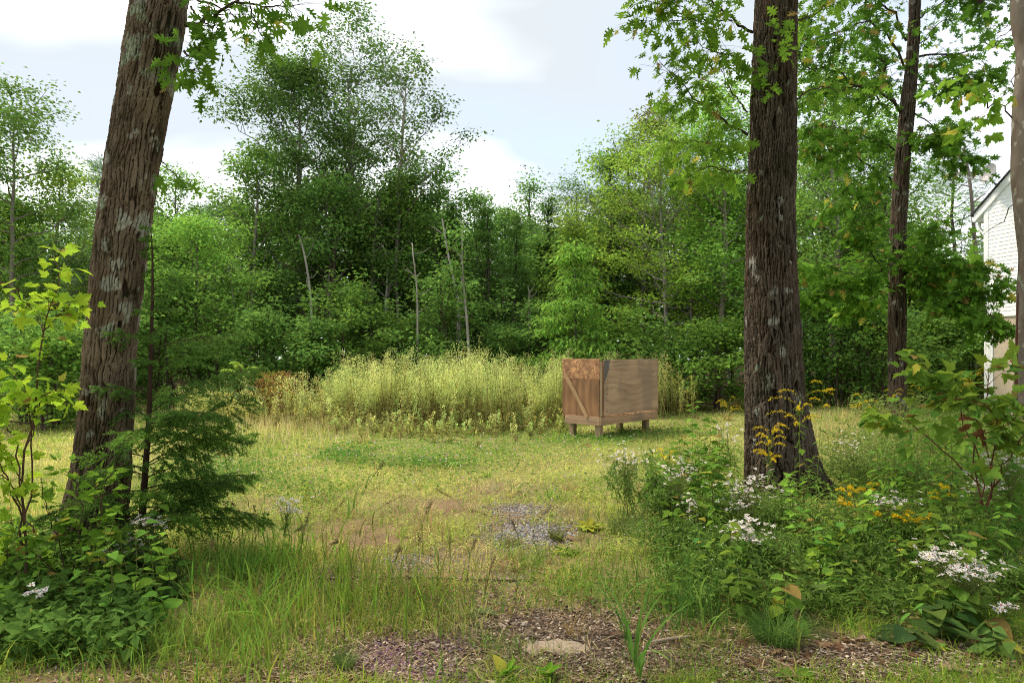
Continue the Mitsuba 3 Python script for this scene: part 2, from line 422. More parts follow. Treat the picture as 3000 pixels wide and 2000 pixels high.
meadow('straw_grass', 'pale dry seeding grass stems standing in the field', [
    (5200, 800, 1235, 170, 24, .18, .5, .012, (.60, .54, .26), .7), (1500, 620, 1290, 200, 50, .12, .32, .010, (.56, .52, .24), .8), (900, 1350, 1430, 400, 110, .08, .26, .006, (.52, .46, .2), .8),
    (600, 1150, 1580, 200, 90, .12, .35, .005, (.36, .22, .11), .5), (900, 2560, 1330, 110, 50, .25, .65, .008, (.48, .40, .2), .9), (1600, 150, 1450, 200, 90, .08, .25, .008, (.58, .54, .16), .8),
    (250, 2480, 1250, 110, 30, .2, .5, .01, (.48, .42, .2), .8), (700, 1950, 1290, 120, 30, .08, .25, .008, (.4, .42, .12), .7)], np.random.default_rng(6))


mt = MB()
_rs = np.random.default_rng(14)
for _i in range(230):
    _px, _py = _rs.uniform(-40, 2700), 1180 + 700 * _rs.random() ** 1.7
    _x, _y = on_ground(_px, _py)
    _m = int(_rs.uniform(25, 70))
    _r = _rs.uniform(.04, .22) * np.sqrt(_rs.random(_m))
    _a = _rs.uniform(0, 6.28, _m)
    _x2, _y2 = _x + _r * np.cos(_a), _y + _r * np.sin(_a)
    _c = [(.20, .36, .055), (.32, .46, .08), (.60, .55, .22), (.40, .29, .13), (.15, .27, .05)][_rs.integers(0, 5)]
    mt.add(*blades(np.stack([_x2, _y2, gz(_x2, _y2) - .01], -1), _rs.uniform(.06, .24, _m) * (1 + .02 * _y), np.maximum(.005, .0008 * _y) * _rs.uniform(.7, 1.3, _m), _a + _rs.normal(0, .6, _m), _rs.uniform(.3, 1.2, _m),
                   np.asarray(_c) * _rs.normal(1, .2, (_m, 1)).clip(.5, 1.6), 3))
scene['grass_tussocks'] = mt.shape('foliage')
labels['grass_tussocks'] = {'label': 'scattered tussocks of green, straw and brown grass in the clearing', 'category': 'grass', 'kind': 'stuff'}


# clover and other low broad leaves in the field
def clover(regions, rs):
    m, fl = MB(), MB()
    for n, px, py, wx, wy, s, col, nf in regions:
        x, y = on_ground(rs.normal(px, wx, n), np.clip(rs.normal(py, wy, n), 1150, 2000))
        ok = rs.random(n) > .9 * bare(x, y)
        x, y = x[ok], y[ok]
        n = len(x)
        a = rs.uniform(0, 6.28, n)
        z = gz(x, y) + rs.uniform(.02, .14, n)
        c = np.asarray(col) * rs.normal(1, .2, (n, 1)).clip(.5, 1.6)
        m.add(*scatter(FAR, np.stack([x, y, z], -1), np.stack([np.cos(a), np.sin(a), rs.normal(0, .3, n)], -1),
                       np.stack([rs.normal(0, .4, n), rs.normal(0, .4, n), np.ones(n)], -1), s * rs.uniform(.6, 1.3, n), c))
        if nf:
            i = rs.integers(0, n, nf)
            v, f, c = stones(nf, px, py, wx, wy, .012, .018, [(.62, .42, .5), (.7, .6, .62), (.5, .3, .4)], rs, 1.0)
            fl.add(v + [0, 0, .13], f, c)
    return m, fl


m, fl = clover([(3000, 1150, 1305, 260, 28, .05, (.14, .29, .05), 130), (1900, 1450, 1335, 190, 28, .05, (.15, .29, .055), 120), (700, 1010, 1330, 45, 13, .06, (.09, .24, .04), 8),
                (2600, 700, 1400, 120, 40, .045, (.12, .24, .05), 40), (1900, 1740, 1288, 110, 16, .05, (.11, .25, .045), 40), (1600, 1950, 1270, 80, 12, .05, (.10, .2, .04), 0),
                (1200, 560, 1500, 60, 40, .04, (.13, .25, .05), 0), (600, 920, 1450, 60, 22, .05, (.15, .28, .05), 8), (700, 1250, 1420, 150, 20, .045, (.14, .27, .05), 10), (900, 650, 1360, 100, 20, .05, (.13, .27, .05), 10), (600, 1650, 1450, 120, 20, .04, (.15, .27, .05), 6), (700, 1050, 1520, 140, 25, .03, (.15, .28, .05), 0), (900, 1560, 1700, 160, 40, .022, (.16, .28, .05), 0), (1500, 1250, 1360, 120, 12, .05, (.11, .23, .045), 30),
                (2600, 1350, 1770, 200, 50, .022, (.12, .24, .04), 0), (2200, 1900, 1760, 180, 40, .022, (.10, .2, .04), 0)], np.random.default_rng(8))
scene['clover'] = m.shape('foliage')
labels['clover'] = {'label': 'bright green clover leaves spread through the grass', 'category': 'clover', 'kind': 'stuff'}
mt = MB()
_rs = np.random.default_rng(12)
_n = 26000
_x, _y = on_ground(_rs.uniform(300, 2400, _n), _rs.uniform(1280, 2010, _n))
_k = _rs.random(_n) < np.clip((8.5 - _y) / 5, .15, 1) * (1 - .85 * bare(_x, _y))
_x, _y = _x[_k], _y[_k]
_n = len(_x)
_a = _rs.uniform(0, 6.28, _n)
THREAD = (np.array([[-.022, 0, 0], [.022, 0, 0], [.026, .5, .06], [-.02, .5, .06], [.01, 1, 0]]), np.array([[0, 1, 2], [0, 2, 3], [3, 2, 4]]))
mt.add(*scatter(THREAD, np.stack([_x, _y, gz(_x, _y) + _rs.uniform(.002, .03, _n)], -1), np.stack([np.cos(_a), np.sin(_a), _rs.normal(.05, .16, _n)], -1), UP + _rs.normal(0, .3, (_n, 3)),
                _rs.uniform(.05, .14, _n), np.array([(.42, .33, .2), (.3, .21, .12), (.5, .42, .24), (.2, .13, .08), (.33, .32, .12)])[_rs.integers(0, 5, _n)] * _rs.normal(1, .2, (_n, 1))))
_n = 60000
_y = 1 / _rs.uniform(1 / 27, 1 / 5.5, _n)
_x = _rs.uniform(-.9, .9, _n) * _y
_k = (_rs.random(_n) > bare(_x, _y)) & (meshkit.fbm(np.stack([_x * 1.3, _y * 1.1, _x * 0], -1), 3, seed=61) > .36)
_x, _y = _x[_k], _y[_k]
_n = len(_x)
_a = _rs.uniform(0, 6.28, _n)
_c = grass_colour(_x, _y, _rs) * .6 + np.array([.58, .66, .22]) * .35
mt.add(*scatter(THREAD, np.stack([_x, _y, gz(_x, _y) + _rs.uniform(.02, .07, _n)], -1), np.stack([np.cos(_a), np.sin(_a), _rs.normal(.1, .25, _n)], -1), UP + _rs.normal(0, .35, (_n, 3)),
                _rs.uniform(.6, 1.3, _n) * np.maximum(.10, .012 * _y), _c))
scene['thatch'] = mt.shape('foliage')
labels['thatch'] = {'label': 'flattened dry grass thatch on the soil', 'category': 'grass', 'kind': 'stuff'}
scene['clover_flowers'] = fl.shape('matte')
labels['clover_flowers'] = {'label': 'tiny pink and white clover heads in the field', 'category': 'flowers', 'kind': 'stuff'}

# ------------------------------------------------------------------ the plywood shelter
def wood_tex(base, dark, ax, sx, sy, seed, patch=0.0, patchcol=(.1, .095, .09), knots=0.0):
    """Grain along one direction of the board: ax gives (along, across) as vectors, sx and sy the frequencies."""
    A, B = [np.asarray(a, float) for a in ax]

    def fn(p, n, uv):
        u = p.x * A[0] + p.y * A[1] + p.z * A[2]
        w = p.x * B[0] + p.y * B[1] + p.z * B[2]
        warp = mikit.fbm(u * 1.1 + seed, w * 3.4, seed, 3)
        g = mikit.fbm(u * sx + warp * 2, w * sy + warp * 9 * (1 if knots else .35), seed, 4)
        ring = dr.sin((w * sy * .55 + warp * 26 * (knots + .12)) * 2.2) * .5 + .5
        t = dr.clip(g * .75 + ring * .33 - .12, 0, 1)
        c = mikit.mix(dark, base, t) * (.8 + .4 * mikit.noise(u * 3 + seed, w * 3, 5))
        if patch:
            k = mikit.smoothstep(.46, .64, mikit.fbm(u * 2.6 + 5.2 + seed, w * .9, 3, 4)) * patch
            c = mikit.mix(c, patchcol, k)
        return c
    return mikit.proc(fn)


aR, aL = math.radians(47.5), math.radians(137.5)
eR, eL = np.array([math.cos(aR), math.sin(aR), 0]), np.array([math.cos(aL), math.sin(aL), 0])
BC = P(1757, HZ, 13.7) * [1, 1, 0]                                   # near bottom corner of the deck frame


def wood_mat(key, *a, rough=.75, bump=.0012, **k):
    t = wood_tex(*a, **k)
    b = mikit.proc(lambda p, n, uv, f=mikit._FUNCTIONS[t['fn']]: mi.luminance(f(p, n, uv)), .002)
    scene[key] = {'type': 'bumpmap', 'arbitrary': b, 'scale': bump * 3, 'bsdf': {'type': 'principled', 'base_color': t, 'roughness': rough, 'specular': .25}}
    scene[key] = {'type': 'twosided', 'bsdf': scene[key]}


def osb(p, n, uv):
    u, w = p.x * eL[0] + p.y * eL[1], p.z
    c = mi.Color3f(.34, .19, .10)
    out = mi.Color3f(0)
    for k, ang in enumerate((.2, 1.3, 2.4)):
        a, b = u * math.cos(ang) + w * math.sin(ang), -u * math.sin(ang) + w * math.cos(ang)
        f, s, r = mikit.voronoi(a * 8 + k * 7, b * 26 + k * 3)
        out += mikit.mix((.16, .07, .03), (.62, .33, .16), r) * (.35 + .65 * mikit.smoothstep(0, .25, s - f)) / 3
    return mi.Color3f(out) * (.8 + .5 * mikit.noise(u * 4, w * 4, 2))


_t = mikit.proc(osb)
scene['osb'] = {'type': 'bumpmap', 'arbitrary': mikit.proc(lambda p, n, uv: mi.luminance(osb(p, n, uv)), .002), 'scale': .006, 'bsdf': {'type': 'principled', 'base_color': _t, 'roughness': .7}}
scene['osb'] = {'type': 'twosided', 'bsdf': scene['osb']}
wood_mat('ply_grey', (.48, .335, .225), (.27, .17, .11), (eR, UP), 2.4, 34, 2.0, patch=.5, patchcol=(.21, .16, .13), knots=.12)
wood_mat('ply_brown', (.33, .18, .09), (.14, .075, .04), (UP, eL), 1.3, 26, 5.0)
wood_mat('lumber_left', (.46, .32, .21), (.25, .155, .095), (eL, UP), 3, 45, 1.0, patch=.35, patchcol=(.13, .12, .12))
wood_mat('lumber_right', (.48, .325, .205), (.28, .17, .10), (eR, UP), 3, 45, 3.0, patch=.35, patchcol=(.15, .13, .12))
wood_mat('brace_wood', (.42, .285, .165), (.27, .17, .09), (unit(-eL * .45 - UP * .9), unit(eL * .9 - UP * .45)), 2, 40, 7.0)
wood_mat('post_wood', (.42, .31, .20), (.22, .155, .10), (UP, unit(eL + eR)), 2, 34, 9.0)
scene['gap_shade'] = {'type': 'diffuse', 'reflectance': {'type': 'rgb', 'value': [.05, .035, .025]}}


def board(l0, l1, r0, r1, z0, z1, cham=.004, shear=(0, 0)):
    """A chamfered board in shelter axes: l along the left face, r along the right face."""
    b = trimesh.creation.box([l1 - l0, r1 - r0, z1 - z0])
    v = []
    for sx in (-1, 1):
        for sy in (-1, 1):
            for sz in (-1, 1):
                for ax in range(3):
                    q = np.array([sx, sy, sz]) * (np.array([l1 - l0, r1 - r0, z1 - z0]) / 2 - cham)
                    q[ax] += cham * (sx, sy, sz)[ax]
                    v.append(q)
    h = trimesh.convex.convex_hull(np.array(v))
    v = np.array(h.vertices) + [(l0 + l1) / 2, (r0 + r1) / 2, (z0 + z1) / 2]
    v[:, 2] += shear[0] * v[:, 0] + shear[1] * v[:, 1]
    w = BC + v[:, :1] * eL + v[:, 1:2] * eR + v[:, 2:] * UP
    return w, np.array(h.faces)


G0 = float(gz(BC[0], BC[1]))
ROT = thing('plywood_shelter', 'raised open plywood box on four posts standing in the field', 'shelter')


def bpart(name, m, bsdf, label=None):
    return part(ROT, name, mikit.ply(m, bsdf), label)


LW, RW = .93, 2.37
bpart('osb_panel', board(-.005, LW + .085, -.016, -.002, 1.305, 1.755), 'osb', 'reddish chipboard upper panel')
bpart('side_panel', board(0, LW + .085, -.014, 0, .475, 1.303), 'ply_brown', 'dark brown plywood lower panel')
bpart('front_panel', board(-.055, -.040, .085, RW + .02, .515, 1.735, shear=(0, .004)), 'ply_grey', 'weathered plywood sheet with grey stains')
bpart('back_panel', board(LW - .02, LW - .006, .05, RW, .50, 1.70), 'ply_brown')
bpart('end_panel', board(.0, LW - .03, RW - .02, RW - .006, .50, 1.74), 'ply_brown')
bpart('corner_stud', board(.0, .038, .004, .085, .487, 1.68), 'lumber_right')
bpart('corner_stud', board(-.038, -.004, .002, .045, .487, 1.69), 'post_wood')
bpart('corner_stud', board(-.038, -.004, RW - .06, RW - .022, .487, 1.70), 'lumber_right')
bpart('edge_strip', board(-.055, -.0, RW + .022, RW + .05, .50, 1.75), 'brace_wood')
bpart('rim_board', board(-.012, LW, -.038, -.002 + .0, .302, .470), 'lumber_left')
bpart('rim_ledge', board(.0, LW - .01, -.036, -.016, .472, .49), 'lumber_left')
bpart('rim_board', board(-.050, -.014, -.036, RW + .03, .302, .478), 'lumber_right')
bpart('rim_board', board(LW - .04, LW, .0, RW, .302, .465), 'lumber_right')
bpart('rim_board', board(.0, LW - .045, RW - .01, RW + .028, .302, .465), 'lumber_left')
_r = np.random.default_rng(3)
for k in range(13):
    r0 = .16 + k * .172 + _r.normal(0, .03)
    bpart('deck_slat', board(-.046, LW - .05, r0, r0 + .022 + _r.uniform(0, .03), .479, .505), 'brace_wood')
bpart('gap_shade_sheet', board(.0, LW - .05, .02, RW - .03, .455, .476), 'gap_shade')  # near-black sheet standing in for the shade between the slats
# diagonal brace across the left face: a sawn plank
q0, q1 = np.array([.925, -.034, 1.43]), np.array([.295, -.034, .455])
dd = unit(q1 - q0)
ss = unit(np.cross([0, 1.0, 0], dd))
bb = []
for e in (q0, q1):
    for s in (-1, 1):
        for t in (-.017, .017):
            bb.append(e + ss * s * .043 + np.array([0, t, 0]))
bh = trimesh.convex.convex_hull(np.array(bb))
bpart('brace', (BC + bh.vertices[:, :1] * eL + bh.vertices[:, 1:2] * eR + bh.vertices[:, 2:] * UP, bh.faces), 'brace_wood', 'pale plank nailed diagonally')
for l0, r0 in ((.0, .0), (.80, .12), (.08, RW - .28), (.78, RW - .35)):
    bpart('post', board(l0, l0 + .13, r0, r0 + .13, -.1, .301, .006), 'post_wood')
nails = MB()
for r_, z_ in ((.20, 1.28), (.20, 1.10), (.21, .98), (.21, .82), (.22, .62), (2.2, 1.45), (2.22, .82), (.9, .58), (1.7, .6), (.55, 1.2)):
    c = trimesh.creation.icosphere(1, .011)
    w = BC + (-.0555) * eL + r_ * eR + z_ * UP
    nails.add(c.vertices * [1, 1, 1] + w, c.faces, (.05, .04, .035))
part(ROT, 'nail_heads', nails.shape('matte'), None, 'stuff')
pg = MB()
_g = np.random.default_rng(17)
for l0, r0 in ((.0, .0), (.80, .12), (.08, RW - .28), (.78, RW - .35)):
    q = BC + (l0 + .065) * eL + (r0 + .065) * eR
    a = _g.uniform(0, 6.28, 90); r = _g.uniform(.08, .26, 90)
    x2, y2 = q[0] + r * np.cos(a), q[1] + r * np.sin(a)
    pg.add(*blades(np.stack([x2, y2, gz(x2, y2) - .01], -1), _g.uniform(.08, .28, 90), np.full(90, .011), _g.uniform(0, 6.28, 90), _g.uniform(.3, 1, 90), np.array([.2, .36, .06]) * _g.normal(1, .2, (90, 1)), 3))
scene['post_grass'] = pg.shape('foliage')
labels['post_grass'] = {'label': 'green grass growing up round the posts of the shelter', 'category': 'grass', 'kind': 'stuff'}
# peeled grey corner of the sheet
pc = np.array([[.09, 1.72], [.32, 1.735], [.26, 1.50], [.14, 1.30], [.09, 1.22]])
pv = np.vstack([BC + (-.0575) * eL + pc[:, :1] * eR + pc[:, 1:] * UP, BC + (-.0545) * eL + pc[:, :1] * eR + pc[:, 1:] * UP])
pf = [[0, 1, 2], [0, 2, 3], [0, 3, 4]] + [[i, (i + 1) % 5, 5 + (i + 1) % 5] for i in range(5)] + [[i, 5 + (i + 1) % 5, 5 + i] for i in range(5)]
wood_mat('ply_ash', (.16, .15, .145), (.07, .065, .065), (UP, eR), 2, 20, 8.0)
bpart('peeled_corner', (pv, np.array(pf)), 'ply_ash', 'grey delaminated corner')

# ------------------------------------------------------------------ the white house at the right edge
th = math.radians(77)
hw = np.array([math.cos(th), -math.sin(th), 0])                      # along the gable wall, towards the camera
hn = np.array([-math.sin(th), -math.cos(th), 0])                      # out of the wall
HC = np.array([(2886 - 1500) / F * 18.0, 18.0, 0])
WL = 7.4                                                              # gable wall length
RS = .86                                                              # roof slope
EZ = 6.15                                                             # eave height at the corner


def hpt(t, o, z):
    return HC + np.multiply.outer(np.asarray(t, float), hw) + np.multiply.outer(np.asarray(o, float), hn) + np.multiply.outer(np.asarray(z, float), UP)


def vinyl(p, n, uv):
    return mi.Color3f(.80, .835, .88) * (.94 + .09 * mikit.fbm(p.x * 2, p.y * 2, p.z * 5, 3))


def panelcol(p, n, uv):
    s = mikit.fbm(p.x * 1.2, p.y * 1.2, p.z * .7, 4)
    f = mikit.fbm(p.x * 9, p.y * 9, p.z * 3, 3)
    return mikit.mix((.40, .345, .265), (.56, .50, .41), s * .7 + f * .35)


scene['vinyl'] = {'type': 'principled', 'base_color': mikit.proc(vinyl), 'roughness': .45, 'specular': .4}
scene['beige_panel'] = {'type': 'diffuse', 'reflectance': mikit.proc(panelcol)}
scene['shingle'] = {'type': 'diffuse', 'reflectance': mikit.proc(lambda p, n, uv: mi.Color3f(.05, .05, .055) * (.6 + .9 * mikit.noise(p.x * 30, p.y * 30, p.z * 30)))}
scene['dish_grey'] = {'type': 'principled', 'base_color': {'type': 'rgb', 'value': [.2, .21, .235]}, 'roughness': .5}
scene['pale_metal'] = {'type': 'principled', 'base_color': {'type': 'rgb', 'value': [.42, .44, .46]}, 'roughness': .45, 'metallic': .3}
for _k in ('vinyl', 'beige_panel', 'shingle', 'dish_grey', 'pale_metal', 'gap_shade'):
    scene[_k] = {'type': 'twosided', 'bsdf': scene[_k]}
HS = thing('white_house', 'white clapboard house gable with a beige lower wall behind the grey trunk', 'house')


def hbox(t0, t1, o0, o1, z0, z1):
    c = np.array([[t, o, z] for t in (t0, t1) for o in (o0, o1) for z in (z0, z1)])
    h = trimesh.convex.convex_hull(hpt(c[:, 0], c[:, 1], c[:, 2]))
    return h.vertices, h.faces


def hprism(tz, o0, o1):
    """A polygon in the (t, z) plane of the wall given thickness."""
    tz = np.array(tz, float)
    v, f = trimesh.creation.triangulate_polygon(Polygon(tz), engine='earcut')
    v = np.asarray(v)
    n = len(v)
    o = np.concatenate([np.full(n, o0), np.full(n, o1)])
    m = len(tz)
    w = np.vstack([v, v, tz, tz])
    o = np.concatenate([np.full(n, o0), np.full(n, o1), np.full(m, o0), np.full(m, o1)])
    sides = np.array([[2 * n + i, 2 * n + (i + 1) % m, 2 * n + m + (i + 1) % m, 2 * n + m + i] for i in range(m)])
    ff = np.vstack([f, f[:, ::-1] + n, sides[:, [0, 1, 2]], sides[:, [0, 2, 3]]])
    return hpt(w[:, 0], o, w[:, 1]), ff


RIDGE = EZ + RS * WL / 2
core = [(0.02, -.2), (WL, -.2), (WL, EZ - .1), (WL / 2, RIDGE - .1), (0.02, EZ - .1)]
part(HS, 'wall', mikit.ply(hprism(core, -.09, -9.0), 'beige_panel'))
z = 2.98
k = 0
while z < RIDGE - .15:
    a = max(.10, (z + .12 - EZ + .16) / RS - .06)
    b = WL - a
    if b - a > .2:
        tz = np.array([[a, z], [b, z], [b, z + .106], [a, z + .106]])
        v = np.vstack([hpt(tz[:2, 0], [.002, .002], tz[:2, 1]), hpt(tz[2:, 0], [-.009, -.009], tz[2:, 1]),
                       hpt(tz[:2, 0], [-.09, -.09], tz[:2, 1]), hpt(tz[2:, 0], [-.09, -.09], tz[2:, 1])])
        f = np.array([[0, 1, 2], [0, 2, 3], [4, 1, 0], [4, 5, 1], [0, 3, 7], [0, 7, 4], [1, 5, 6], [1, 6, 2], [3, 2, 6], [3, 6, 7]])
        part(HS, 'siding_board', mikit.ply((v, f), 'vinyl'))
    z += .107
part(HS, 'starter_strip', mikit.ply(hbox(.0, WL, -.088, .016, 2.93, 2.978), 'vinyl'))
part(HS, 'corner_trim', mikit.ply(hbox(-.03, .098, -.088, .012, 2.98, EZ - .02), 'vinyl'))
part(HS, 'lower_trim', mikit.ply(hbox(-.03, .23, -.088, .004, -.1, 2.928), 'vinyl'))
for t0, t1 in ((.245, 2.4), (2.406, 4.8), (4.806, WL)):
    part(HS, 'lower_panel', mikit.ply(hbox(t0, t1, -.088, -.02, .25, 2.926), 'beige_panel'))
part(HS, 'footing', mikit.ply(hbox(.235, WL, -.0885, -.03, -.2, .246), 'beige_panel'))


def rake(t, dz):
    return (t, EZ + .05 + RS * min(t, WL - t) + dz)


part(HS, 'rake_board', mikit.ply(hprism([rake(-.30, -.24), rake(WL / 2, -.24), rake(WL / 2, .0), rake(-.30, .0)], -.06, .05), 'vinyl'))
part(HS, 'rake_board', mikit.ply(hprism([rake(WL / 2 + .002, -.24), rake(WL + .30, -.24), rake(WL + .30, .0), rake(WL / 2 + .002, .0)], -.06, .05), 'vinyl'))
part(HS, 'soffit', mikit.ply(hprism([(-.29, EZ - .46), (-.034, EZ - .40), (-.034, EZ - .17), (-.29, EZ - .23)], -9, -.07), 'vinyl'))
part(HS, 'gutter', mikit.ply(hprism([(-.40, EZ - .40), (-.305, EZ - .42), (-.305, EZ - .27), (-.43, EZ - .27)], -9, -.02), 'vinyl'))
ds = curve([hpt(-.35, -.2, EZ - .42), hpt(-.33, -.2, EZ - .6), hpt(-.10, -.2, EZ - .95), hpt(-.07, -.2, EZ - 1.2), hpt(-.07, -.2, 2.0), hpt(-.07, -.2, .3)], 24)
v, f = tubes(ds, np.full(24, .04), 8)
part(HS, 'downspout', mikit.ply((v, np.vstack([f[:, [0, 1, 2]], f[:, [0, 2, 3]]])), 'vinyl', smooth=True))
for s in (0, 1):
    tz = [rake(-.36, .003), rake(WL / 2, .003), rake(WL / 2, .055), rake(-.36, .055)]
    if s:
        tz = [(WL - t + .001 * 0, z_) for t, z_ in tz][::-1]
    part(HS, 'roof', mikit.ply(hprism(tz, -9.2, .09), 'shingle'))

DS = thing('satellite_dish', 'grey satellite dish on the roof edge of the white house', 'satellite dish')
dc = P(2893, 507, 17.6)
dn = unit(np.array([-.93, -.25, .30]))
dx = unit(np.cross(UP, dn)); dy = np.cross(dn, dx)
rr = np.linspace(0, 1, 7)
an = np.linspace(0, 2 * np.pi, 29)[:-1]
v = [dc - dn * .06]
for r in rr[1:]:
    for a in an:
        v.append(dc + dx * r * .23 * math.cos(a) + dy * r * .29 * math.sin(a) - dn * .06 * (1 - r * r))
v = np.array(v)
f = [[0, 1 + j, 1 + (j + 1) % 28] for j in range(28)]
for i in range(5):
    for j in range(28):
        a, b = 1 + i * 28 + j, 1 + i * 28 + (j + 1) % 28
        f += [[a, b, b + 28], [a, b + 28, a + 28]]
f = np.array(f)
v2 = v - dn * .014
rim = [[1 + 5 * 28 + j, 1 + 5 * 28 + (j + 1) % 28, len(v) + 1 + 5 * 28 + (j + 1) % 28] for j in range(28)] + [[1 + 5 * 28 + j, len(v) + 1 + 5 * 28 + (j + 1) % 28, len(v) + 1 + 5 * 28 + j] for j in range(28)]
part(DS, 'reflector', mikit.ply((np.vstack([v, v2]), np.vstack([f, f[:, ::-1] + len(v), rim])), 'dish_grey', smooth=40))


def rod(root, name, pts, r, bsdf, n=10, sides=7):
    c = curve(pts, n)
    v, f = tubes(c, np.full(n, r), sides)
    part(root, name, mikit.ply((v, np.vstack([f[:, [0, 1, 2]], f[:, [0, 2, 3]]])), bsdf, smooth=True))


foot = hpt(.12, -.35, EZ + .05 + RS * .12 + .05)
rod(DS, 'mast', [foot, foot + [0, 0, .22], dc - dn * .10 - dy * .12], .025, 'pale_metal')
low = dc - dy * .27
lnb = P(2812, 512, 17.4)
rod(DS, 'feed_arm', [dc - dn * .09 - dy * .2, low + dn * .1, lnb - dy * .02], .022, 'pale_metal')
c = trimesh.creation.box([.07, .16, .07]); c.apply_translation(lnb + [0, 0, .03])
part(DS, 'receiver', mikit.ply(trimesh.convex.convex_hull(np.vstack([c.vertices, lnb + dn * -.1 + UP * .05])), 'pale_metal'))
c = trimesh.creation.cylinder(.045, .09, sections=12); c.apply_transform(trimesh.geometry.align_vectors([0, 0, 1], -dn)); c.apply_translation(lnb + [0, 0, .08])
part(DS, 'feed_horn', mikit.ply(c, 'pale_metal', smooth=40))

# ------------------------------------------------------------------ trees of the wood
PROF = {'oval': lambda u: np.sin(np.pi * (.14 + .80 * u)) ** .8, 'cone': lambda u: (1 - u) ** .85 + .06, 'spread': lambda u: .6 + .45 * np.sin(np.pi * u),
        'vase': lambda u: .35 + .65 * np.sin(np.pi * (.10 + .72 * u)), 'column': lambda u: .75 + .25 * np.sin(np.pi * u) - .5 * u ** 4}
BARK = {'grey': (.17, .15, .13), 'brown': (.09, .07, .055), 'pale': (.27, .25, .225), 'dark': (.055, .045, .038)}


